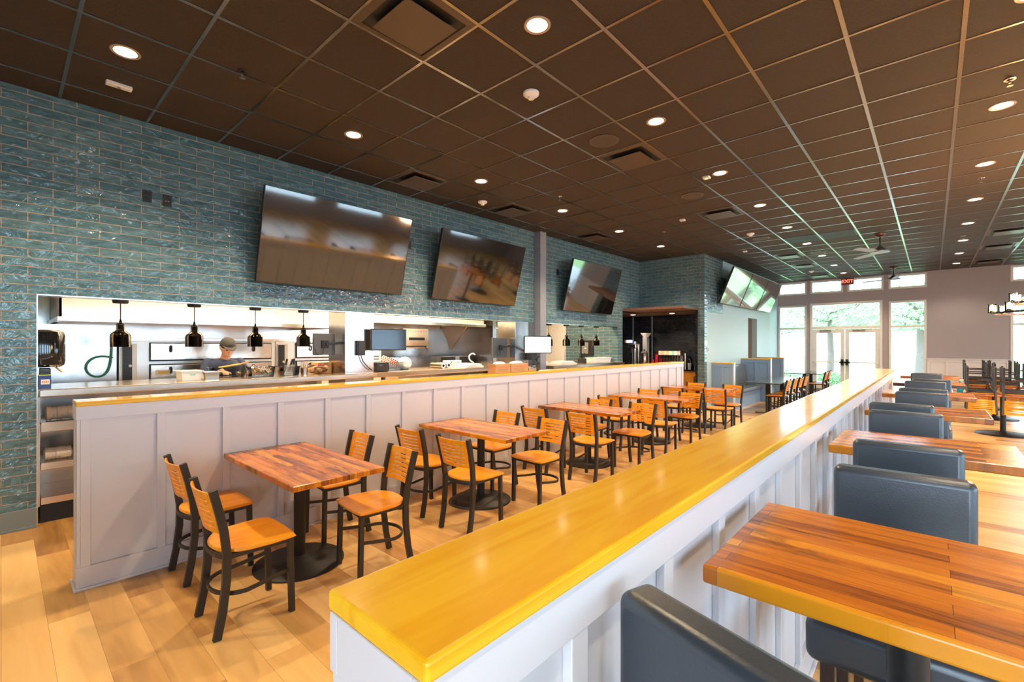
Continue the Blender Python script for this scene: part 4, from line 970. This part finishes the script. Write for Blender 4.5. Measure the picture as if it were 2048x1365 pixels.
for k, (y, lab) in enumerate(((4.80, 'roll of kitchen film, left one of two lying on the counter'), (4.98, 'roll of kitchen film, right one of two with dark core'))):
    t = thing('film_roll', lab, 'roll', (-6.0-.08*k, y, ZC)); MM = Matrix.Translation((0, 0, .046)) @ Matrix.Rotation(PI/2, 4, 'Y') @ Matrix.Rotation(.0, 4, 'Z')
    obj('roll', G().lathe([(.018, -.15), (.045, -.15), (.045, .15), (.018, .15), (.018, -.15)], 0, 0, 24, MM), M['steel'], t, smooth=True); obj('core', G().lathe([(.012, -.155), (.02, -.155), (.02, .155), (.012, .155), (.012, -.155)], 0, 0, 18, MM), M['black'], t)
for k in range(7):
    o = obj('paper_sheaf', G().box(-.16, .16, -.22+.012*k, .22-.015*k, 0, .008), M['paper'], loc=(-5.95+.01*(k % 3), 5.42+.02*(k % 2), ZC+.001+.009*k), rz=.06*(k % 3))
    tag(o, 'white paper sheaf in the middle-pass stack below the hooked tube, number %s from the bottom' % ['one', 'two', 'three', 'four', 'five', 'six', 'seven'][k], 'paper', 'stacked white paper on the middle pass')
t = tag(obj('white_hose_spout', G().tube([(-6.0, 5.62, ZC+.065), (-6.0, 5.52, ZC+.10), (-6.0, 5.48, ZC+.17), (-6.0, 5.53, ZC+.225), (-6.0, 5.60, ZC+.235), (-6.0, 5.65, ZC+.20)], .014, 10), M['white'], smooth=True, sub=1), 'white curved hook-like tube above the paper stack', 'hose')
t = thing('leaf_print_carton', 'pale carton with green leaf print behind the white paper', 'carton', (-6.22, 5.30, ZC)); obj('carton', G().box(-.05, .05, -.17, .17, 0, .11), M['paper'], t, bevel=.002); obj('leaf_print', G().bar((.051, -.14, .03), (.051, -.04, .09), .002, .02).bar((.051, 0, .03), (.051, .12, .09), .002, .012), M['rubber'], t)
t = thing('salamander_grill', 'stainless salamander grill with dark slot under the middle hood', 'grill', (-7.2, 5.25, 1.50))
obj('body', G().box(-.30, 0, -.29, .29, 0, .37), mat('copper_toned_steel', (.72, .48, .28), .3, .9), t, bevel=.008); obj('slot', G().box(0, .004, -.24, .24, .02, .045).box(0, .004, -.16, .20, .15, .20), M['black'], t)
g = G()
for k in range(14): g.lathe([(0, 0), (.008, 0), (0, .003)], 0, 0, 8, Matrix.Translation((.0, -.25+.038*k, .32)) @ Matrix.Rotation(PI/2, 4, 'Y'))
obj('vent_holes', g, M['black'], t); obj('handle', G().sweep([(0, .20, .02), (.05, .22, -.01), (.05, .22, -.09)], .015, .015), M['black'], t)
obj('wall_bracket', G().box(-1.12, -.30, -.25, -.20, .05, .09).box(-1.12, -.30, .20, .25, .05, .09), M['steel'], t)
t = thing('prep_table', 'steel prep rail with two dark recessed openings in the middle bay', 'counter', (-7.0, 3.72, 0)); obj('body', G().box(-.5, 0, 1.0, 3.1, .0, 1.10), M['steel'], t, bevel=.006); obj('backsplash', G().box(-.50, -.47, 1.0, 3.1, 1.10, 1.33), M['steel2'], t)
for yy in (2.35, 2.85): obj('recess', G().box(-.469, -.465, yy, yy+.38, 1.19, 1.31), M['frame'], t, bevel=.002)
# glove boxes standing on the half wall cap
for y, dy, lab, m in ((4.295, .27, 'pale brown disposable glove box on the half wall cap, left one', 'card'), (4.62, .34, 'orange-brown glove box on the half wall cap, right one with white tissue on top', 'card')):
    t = carton(lab, -4.12, y, 1.20, .14, dy, .115, False)
    obj('tissue', G().ell((0, 0, .118), (.05, dy*.38, .03), 16, 8), M['paper'], t, smooth=True)
    obj('print_lines', G().box(.0705, .0712, -dy*.35, dy*.35, .05, .054).box(.0705, .0712, -dy*.35, dy*.3, .036, .039).box(.0705, .0712, -dy*.35, dy*.35, .02, .023), mat('brown_print', (.3, .12, .04), .6), t)
t = thing('tape_dispenser', 'small steel napkin holder on the half wall cap right of the glove boxes', 'holder', (-4.12, 4.94, 1.20)); obj('body', G().box(-.05, .05, -.10, .08, 0, .05), M['steel'], t, bevel=.008); obj('feet', G().box(-.052, .052, .05, .10, 0, .055), M['frame'], t)
# ---- monitors
def monitor(lab, loc, rz, w_, h_, scr, arm, back=False):
    t = thing('order_monitor', lab, 'monitor', loc, rz)
    obj('housing', G().box(-.035, 0, -w_/2, w_/2, 0, h_), M['frame'] if not back else mat('dark_monitor_back', (.07, .075, .08), .35, .3), t, bevel=.008)
    obj('screen', G().box(0, .002, -w_/2+.016, w_/2-.016, .016, h_-.016), scr, t)
    obj('mount_plate', G().box(-.055, -.035, -.05, .05, h_/2-.05, h_/2+.05), M['black'], t, bevel=.004)
    if arm: obj('arm', G().bar((-.05, 0, h_/2), arm, .035, .035).ell(arm, (.03, .03, .03)), M['black'], t, bevel=.003)
    obj('cable', G().tube([(-.05, .02, h_/2-.04), (-.07, .05, h_/2-.12), (-.06, .12, h_/2-.14), (-.06, .16, h_/2-.05)], .005, 8), M['black'], t, smooth=True)
dk = mat('dark_screen', (.02, .02, .022), .1, spec=.4)
monitor('monitor seen from behind, hung on an arm left of the first pilaster', (-5.84, 2.80, 1.43), PI+.15, .31, .28, dk, (-.10, -.30, .17), True)
m2 = monitor('dark glossy order monitor on the first pilaster facing the dining room', (-5.53, 3.58, 1.485), -.25, .50, .295, dk, (-.12, -.22, .12))
monitor('monitor seen from behind, left of the second pilaster', (-5.84, 6.08, 1.33), PI+.15, .46, .36, dk, (-.10, -.36, .24), True)
monitor('order monitor with lit white screen in front of the steel column', (-5.36, 6.62, 1.405), -.42, .56, .32, emit_mat('lit_white_screen', (.80, .92, 1), 1.1), (-.23, .12, .05))
t = thing('junction_box', 'black power box with coiled cables under the lit white monitor', 'power box', (-5.60, 6.72, 1.28)); obj('box', G().box(-.08, .06, -.06, .09, 0, .13), M['frame'], t, bevel=.008)
obj('coiled_cable', G().tube([(.06+.01*math.sin(k), .10+.045*math.cos(k*.9), .06-.018*k+.03*math.sin(k*1.7)) for k in range(14)], .008, 8), M['black'], t, smooth=True)
t = thing('card_reader', 'black box mounted on the first steel pilaster left of the order monitor', 'power box', (XW+.006, 3.23, 1.42)); obj('case', G().box(0, .06, -.05, .05, 0, .20), M['frame'], t, bevel=.008); obj('cable', G().tube([(.03, 0, 0), (.03, .03, -.08), (.04, .10, -.16), (.03, .16, -.2)], .007, 8), M['black'], t, smooth=True)
# ---- far bay items
ZF = 1.15
pan('white tub at the right end of the far pass', -5.95, 9.66, .25, .78, .11, M['white'], z=ZF)
for k in range(6):
    o = obj('paper_sheaf', G().box(-.15, .15, -.32+.02*k, .30-.03*k, 0, .010), M['paper'], loc=(-5.86, 8.1, ZF+.001+.0112*k), rz=.04*(k % 3)); tag(o, 'white paper sheaf in the flat far-pass stack, number %s from the bottom' % ['one', 'two', 'three', 'four', 'five', 'six'][k], 'paper', 'stacked white paper on the far pass')
t = thing('knife_block', 'dark block of utensils on the far pass before the white tub', 'knife block', (-5.95, 8.95, ZF)); obj('block', G().box(-.06, .06, -.10, .10, 0, .10), M['frame'], t, bevel=.01)
g = G()
for k in range(6): g.bar((-.03+.02*(k % 3), -.06+.024*k, .09), (-.03+.02*(k % 3), -.07+.03*k, .21+.02*(k % 2)), .016, .01)
obj('handles', g, M['black'], t)
t = thing('cutting_board_stack', 'tan boards and pans stacked at the left of the far pass', 'boards', (-6.15, 7.50, ZF)); 
for k in range(3): obj('board', G().box(-.18, .18, -.18+.02*k, .2-.01*k, .04*k, .04*k+.035), M['card'] if k == 2 else M['white'], t, bevel=.003)
t = thing('wall_notice', 'tall black poster-like dispenser on the tiled end wall of the far bay', 'dispenser', (-6.58, 10.148, 1.30)); obj('case', G().box(-.19, .19, -.06, 0, 0, .38), M['frame'], t, bevel=.01); obj('window', G().box(-.13, .06, -.064, -.06, .04, .33), M['grey'], t); obj('emblem', G().box(-.05, .0, -.067, -.064, .16, .19), M['white'], t)

# ================================================================== DRINKS ALCOVE
t = thing('drinks_counter', 'alcove counter with black top and orange wood doors', 'counter', (0, 0, 0))
obj('worktop', G().box(-6.9, -4.315, 11.55, 12.63, .90, .94), M['gloss'], t, bevel=.004); obj('cabinet_body', G().box(-6.9, -4.315, 11.62, 12.63, .0, .90), M['wood_or'], t)
for k in range(5): d = obj('door', G().box(-6.88+.51*k, -6.39+.51*k, 11.60, 11.62, .08, .87), M['wood_or'], t, bevel=.004); obj('handle', G().box(-6.44+.51*k, -6.425+.51*k, 11.57, 11.60, .60, .78), M['black'], d)
ZA = .94
t = thing('coffee_brewer', 'tall chrome and black coffee brewer with blue lit badge', 'coffee machine', (-6.30, 12.05, ZA))
obj('column', G().cyl(0, .12, 0, .72, .055, 24).cyl(.11, .12, 0, .60, .03, 18), M['steel'], t, smooth=True); obj('brew_head', G().box(-.13, .12, -.06, .20, .52, .66), M['steel'], t, bevel=.03, seg=3); obj('drip_tray', G().box(-.16, .18, -.12, .22, 0, .05), M['black'], t, bevel=.01)
obj('badge', G().box(-.16, .02, -.075, -.06, .68, .76), emit_mat('blue_badge', (.05, .2, .9), 1.0), t); obj('side_badge', G().cyl(-.2, -.03, .68, .76, .035, 16), mat('copper_badge', (.6, .25, .1), .3, .6), t); obj('tap', G().cyl(0, -.08, .42, .54, .014, 12), M['black'], t)
t = thing('drink_tower', 'tall grey brewer tower under the white filter stack', 'coffee machine', (-6.08, 12.40, ZA)); obj('tower', G().box(-.06, .07, -.08, .08, 0, .84), M['grey'], t, bevel=.008); obj('warmer_plate', G().box(-.09, .10, -.20, .10, 0, .04), M['frame'], t, bevel=.005)
t = tag(obj('filter_stack', G().lathe([(0, 0), (.07, 0), (.15, .115), (.145, .118), (.06, .01), (0, .01)], 0, 0, 30), M['paper'], loc=(-6.08, 12.40, ZA+.842), smooth=True), 'stack of white fluted coffee filters on top of the tower', 'coffee filters')
t = thing('tea_urn', 'round steel iced-tea urn with black lid and base', 'urn', (-5.93, 12.0, ZA)); obj('body', G().lathe([(0, .10), (.095, .10), (.10, .12), (.10, .38), (.09, .40), (0, .40)], 0, 0, 30), M['steel'], t, smooth=True); obj('base', G().lathe([(0, 0), (.10, 0), (.10, .10), (0, .10)], 0, 0, 30), M['black'], t); obj('lid', G().lathe([(0, .40), (.095, .40), (.06, .45), (.02, .46), (.02, .50), (0, .50)], 0, 0, 30), M['frame'], t, smooth=True); obj('tap', G().bar((0, -.10, .13), (0, -.16, .13), .02, .02).bar((0, -.155, .13), (0, -.155, .17), .014, .014), M['black'], t)
for k, (x, y, n) in enumerate(((-5.66, 11.95, 3), (-5.60, 12.08, 6), (-5.52, 11.90, 2), (-5.47, 12.06, 4), (-5.70, 11.82, 1))):
    t = thing('red_cup_stack', 'stack of red plastic tumblers, %s' % ['second from the left', 'tallest of them', 'short, in front', 'at the right end', 'lowest, at the left end'][k], 'cups', (x, y, ZA), 0, 'red tumbler stacks in the alcove')
    g = G()
    for q in range(n): z = .045*q; g.lathe([(.034, z+.13), (.030, z), (.0, z), (.026, z+.004), (.031, z+.13), (.034, z+.13)], 0, 0, 20)
    obj('tumblers', g, M['red'], t, smooth=True)
    obj('top_rim', G().lathe([(.033, .045*(n-1)+.128), (.036, .045*(n-1)+.128), (.036, .045*(n-1)+.134), (.033, .045*(n-1)+.134), (.033, .045*(n-1)+.128)], 0, 0, 20), M['red'], t)
t = thing('soda_dispenser', 'steel soda dispenser with a row of lit coloured flavour panels', 'soda machine', (-5.20, 12.1, ZA))
obj('body', G().box(-.30, .30, 0, .45, 0, .34), M['steel'], t, bevel=.008); obj('header', G().box(-.30, .30, -.14, .45, .34, .47), M['steel'], t, bevel=.008); obj('drip_tray', G().box(-.30, .30, -.20, 0, 0, .04), M['frame'], t)
cols = [(1, .35, .08), (1, .12, .05), (1, .5, .1), (1, .3, .05), (.9, .8, .5), (.15, .8, .15), (.95, .9, .75), (1, .35, .15)]
for k, c in enumerate(cols):
    obj('flavour_panel', G().box(-.29+.0728*k, -.222+.0728*k, -.146, -.14, .355, .455), emit_mat('flavour_light', c, .55), t, bevel=.001)
    obj('nozzle', G().cyl(-.255+.0728*k, -.08, .26, .34, .016, 12).box(-.262+.0728*k, -.248+.0728*k, -.10, -.094, .16, .27), M['black'], t)
t = tag(obj('steel_canister', G().cyl(0, 0, 0, .40, .05, 24), M['steel'], loc=(-4.82, 12.1, ZA), smooth=True), 'slim steel canister right of the soda dispenser', 'canister')
t = thing('foam_cup', 'white foam cup with straw on the alcove counter', 'cup', (-4.56, 11.72, ZA)); obj('cup', G().lathe([(0, 0), (.033, 0), (.045, .16), (.042, .16), (.03, .005), (0, .005)], 0, 0, 24), M['white'], t, smooth=True); obj('straw', G().tube([(0, 0, .01), (.02, 0, .22), (.0, 0, .26), (-.03, 0, .27)], .004, 8), M['white'], t)
t = thing('wire_rack', 'small chrome wire rack at the right end of the alcove counter', 'rack', (-4.42, 11.85, ZA)); obj('wires', G().tube([(-.06, 0, .0), (-.06, 0, .12), (.04, 0, .12), (.08, 0, .24)], .005, 8).tube([(-.06, .1, .0), (-.06, .1, .12), (.04, .1, .12), (.08, .1, .24)], .005, 8).tube([(-.06, 0, .12), (-.06, .1, .12)], .005, 8).tube([(.08, 0, .24), (.08, .1, .24)], .005, 8), M['steel'], t)

# ================================================================== THE COOK
def remeshed(name, g, m, parent, vox, loc=None):
    o = obj(name, g, m, parent)
    r = o.modifiers.new('remesh', 'REMESH'); r.mode = 'VOXEL'; r.voxel_size = vox; r.use_smooth_shade = True
    s = o.modifiers.new('smooth', 'SMOOTH'); s.factor = .5; s.iterations = 3
    return o
def limb(g, pts, rs, n=14, k=5):
    P_ = []; R_ = []
    for i in range(len(pts)-1):
        for q in range(k): t_ = q/k; P_.append(Vector(pts[i]).lerp(Vector(pts[i+1]), t_)); R_.append(rs[i]*(1-t_)+rs[i+1]*t_)
    P_.append(Vector(pts[-1])); R_.append(rs[-1]); g.tube(P_, R_, n)
    for p_, r_ in zip(pts, rs): g.ell(p_, (r_, r_, r_), 12, 8)
cook = thing('person', 'person in a navy shirt and dark cap bending over the pass, looking down', 'person', (-6.98, 1.97, 0), 0)
skin = mat('light_skin', (.62, .36, .25), .5); navy = mat('navy_shirt', (.03, .045, .095), .8); 
# local frame: faces +X
b = G()
b.ell((.0, 0, .98), (.11, .16, .14)).ell((.02, 0, 1.14), (.105, .145, .16)).ell((.08, 0, 1.28), (.105, .175, .13))
limb(b, [(.11, 0, 1.36), (.18, 0, 1.46)], [.058, .052])
hd = Matrix.Rotation(.55, 4, 'Y')
def hp(v): return Vector((.225, 0, 1.53))+hd @ Vector(v)
b.ell(hp((0, 0, 0)), (.098, .078, .112), 20, 14, hd).ell(hp((.035, 0, -.055)), (.062, .055, .065), 16, 12, hd).ell(hp((.10, 0, -.02)), (.016, .012, .022), 10, 8, hd).ell(hp((.088, 0, -.068)), (.012, .024, .008), 10, 8, hd)
for s in (-1, 1):
    b.ell(hp((-.005, s*.08, -.01)), (.02, .010, .03), 10, 8, hd).ell(hp((.082, s*.032, .015)), (.014, .018, .010), 10, 8, hd)
    sh = (.08, s*.19, 1.32); el = (.16, s*.27, 1.10); wr = (.42, s*.12, 1.235 if s > 0 else 1.24)
    limb(b, [sh, el, wr], [.052, .042, .028])
    b.ell((.46, s*.11, 1.225), (.045, .038, .018))
    for q, ln in enumerate((.062, .072, .068, .052)):
        y0_ = s*(.11-.027+.018*q); limb(b, [(.495, y0_, 1.225), (.495+ln*.55, y0_, 1.215), (.495+ln*.85, y0_, 1.195)], [.0092, .0085, .0075], 8, 3)
    limb(b, [(.45, s*.11-s*.035, 1.222), (.48, s*.11-s*.062, 1.212), (.51, s*.11-s*.066, 1.202)], [.011, .0095, .008], 8, 3)
    limb(b, [(.0, s*.09, .93), (.03, s*.10, .50), (-.01, s*.10, .09)], [.09, .058, .042])
    limb(b, [(-.02, s*.10, .05), (.13, s*.11, .035)], [.042, .032])
remeshed('body', b, skin, cook, .0058)
c = G(); c.ell((.0, 0, .98), (.13, .18, .15)).ell((.02, 0, 1.14), (.125, .165, .17)).ell((.08, 0, 1.28), (.125, .19, .125)).ell((.11, 0, 1.365), (.075, .085, .035))
for s in (-1, 1): limb(c, [(.08, s*.185, 1.325), (.13, s*.245, 1.18), (.165, s*.275, 1.10)], [.068, .06, .056])
remeshed('shirt', c, navy, cook, .010)
c = G(); c.ell((.0, 0, .90), (.14, .185, .10))
for s in (-1, 1): limb(c, [(.0, s*.09, .88), (.03, s*.10, .50), (-.01, s*.10, .10)], [.105, .075, .06])
remeshed('trousers', c, M['black'], cook, .012)
hair = mat('dark_cap_fabric', (.035, .032, .03), .8)
c = G(); c.ell(hp((-.012, 0, .04)), (.106, .088, .088), 20, 12, hd).ell(hp((-.045, 0, -.005)), (.07, .083, .09), 16, 10, hd)
remeshed('cap', c, hair, cook, .008)
c = G(); c.prism([(.02, -.075), (.09, -.070), (.145, -.045), (.155, 0), (.145, .045), (.09, .070), (.02, .075)], .045, .053, Matrix.Translation((.225, 0, 1.53)) @ hd); obj('cap_peak', c, hair, cook, bevel=.002)
for s in (-1, 1): obj('eye', G().ell(hp((.090, s*.032, .012)), (.010, .014, .007), 12, 8, hd), M['gloss'], cook, smooth=True)
for s in (-1, 1): obj('shoe', G().ell((.07, s*.105, .04), (.15, .055, .04), 16, 8).box(-.05, .19, s*.105-.04, s*.105+.04, 0, .02), M['black'], cook, smooth=True)

# ================================================================== OUTSIDE
struct(obj('ground', G().box(-40, 45, YB+.16, 75, -.12, -.04).box(XR+.16, 45, -30, YB+.16, -.12, -.04).box(-40, XR+.16, -30, YF-.16, -.12, -.04), mat('pale_concrete', (.46, .46, .44), .8)))
tag(obj('lawn', G().box(-40, 40, 27, 75, -.04, -.02), mat('lawn_grass', (.22, .36, .10), .9, bump=.6, bscale=30, var=.3)), 'mown lawn beyond the entrance windows', 'lawn')
bpy.data.objects['lawn']['kind'] = 'stuff'
leafm = mat('tree_leaves', (.30, .50, .22), .7, var=.3, vscale=3); bark = mat('grey_bark', (.16, .13, .10), .9, bump=.6, bscale=30)
def tree(x, y, h, r, lab, n, trunk=.13, z0=1.9, seed=1):
    rd = random.Random(seed); t = thing('tree', lab, 'tree', (x, y, -.02), 0, 'trees outside the windows')
    g = G(); limb(g, [(0, 0, 0), (.05, 0, z0*.6), (0, .05, z0+.6), (.1, 0, h*.75)], [trunk*1.2, trunk, trunk*.75, trunk*.4], 10)
    br = []
    for k in range(9):
        a = k*2.4; zz = z0+.15+(h-z0)*.06*k; e_ = (r*.75*math.cos(a), r*.75*math.sin(a), zz+.35+.1*k); limb(g, [(0, 0, zz), (e_[0]*.5, e_[1]*.5, zz+.25), e_], [trunk*.4, trunk*.25, trunk*.1], 7, 2); br.append(e_)
    obj('trunk', g, bark, t, smooth=True)
    g = G()
    for k in range(n):
        u = rd.random(); a = rd.uniform(0, 2*PI); rr = r*math.sqrt(rd.random()); zz = z0+.2+(h-z0)*u; rr *= math.sin(PI*min(1, (.18+.8*u)))**.5
        p0 = Vector((rr*math.cos(a), rr*math.sin(a), zz)); s_ = rd.uniform(.05, .11); ax = Vector((rd.gauss(0, 1), rd.gauss(0, 1), rd.gauss(0, 1))).normalized(); bx = ax.orthogonal().normalized(); cx_ = ax.cross(bx)
        g.add([p0-bx*s_, p0+cx_*s_*.5, p0+bx*s_, p0-cx_*s_*.5], [(0, 1, 2, 3)])
    o = obj('foliage', g, leafm, t); o['kind'] = 'stuff'
tree(-3.1, 22.6, 3.55, 2.2, 'slim-trunked tree seen through the left entrance door', 3800, .12, 1.95, 2)
tree(-.3, 26.4, 4.0, 2.1, 'thicker tree seen through the window right of the doors', 3600, .28, 2.0, 5)
tree(-6.5, 27, 4.1, 2.6, 'leafy tree seen through the window left of the doors', 3600, .15, 1.8, 8)
tree(4.0, 24.5, 3.8, 2.0, 'tree seen through the window at the right edge', 3600, .15, 1.8, 11)
tree(-2.0, 34, 4.8, 4.2, 'broad tree far behind the entrance', 4500, .2, 2.2, 14)
def shrub(x, y, r, h, lab, seed):
    rd = random.Random(seed); t = thing('shrub', lab, 'shrub', (x, y, -.03), 0, 'low shrubs outside the windows'); g = G()
    for k in range(1500):
        v = Vector((rd.gauss(0, 1), rd.gauss(0, 1), rd.gauss(0, 1))).normalized()*rd.uniform(.6, 1); p0 = Vector((v.x*r, v.y*r*.6, h*.5+v.z*h*.5)); s_ = rd.uniform(.03, .06); bx = Vector((rd.gauss(0, 1), rd.gauss(0, 1), rd.gauss(0, 1))).normalized(); cx_ = bx.orthogonal().normalized()
        g.add([p0-bx*s_, p0+cx_*s_*.6, p0+bx*s_, p0-cx_*s_*.6], [(0, 1, 2, 3)])
    o = obj('foliage', g, leafm, t); o['kind'] = 'stuff'; obj('stem', G().cyl(0, 0, 0, h*.6, .03, 8), bark, t)
shrub(-2.75, 20.2, .55, .62, 'low green shrub behind the left entrance door', 3); shrub(-4.1, 20.6, .7, .7, 'low green shrub left of the entrance doors', 4); shrub(-1.7, 22.5, .6, .45, 'small shrub behind the right entrance door', 5); shrub(2.6, 21.5, .9, 1.0, 'bushy shrub behind the right-edge window', 6)
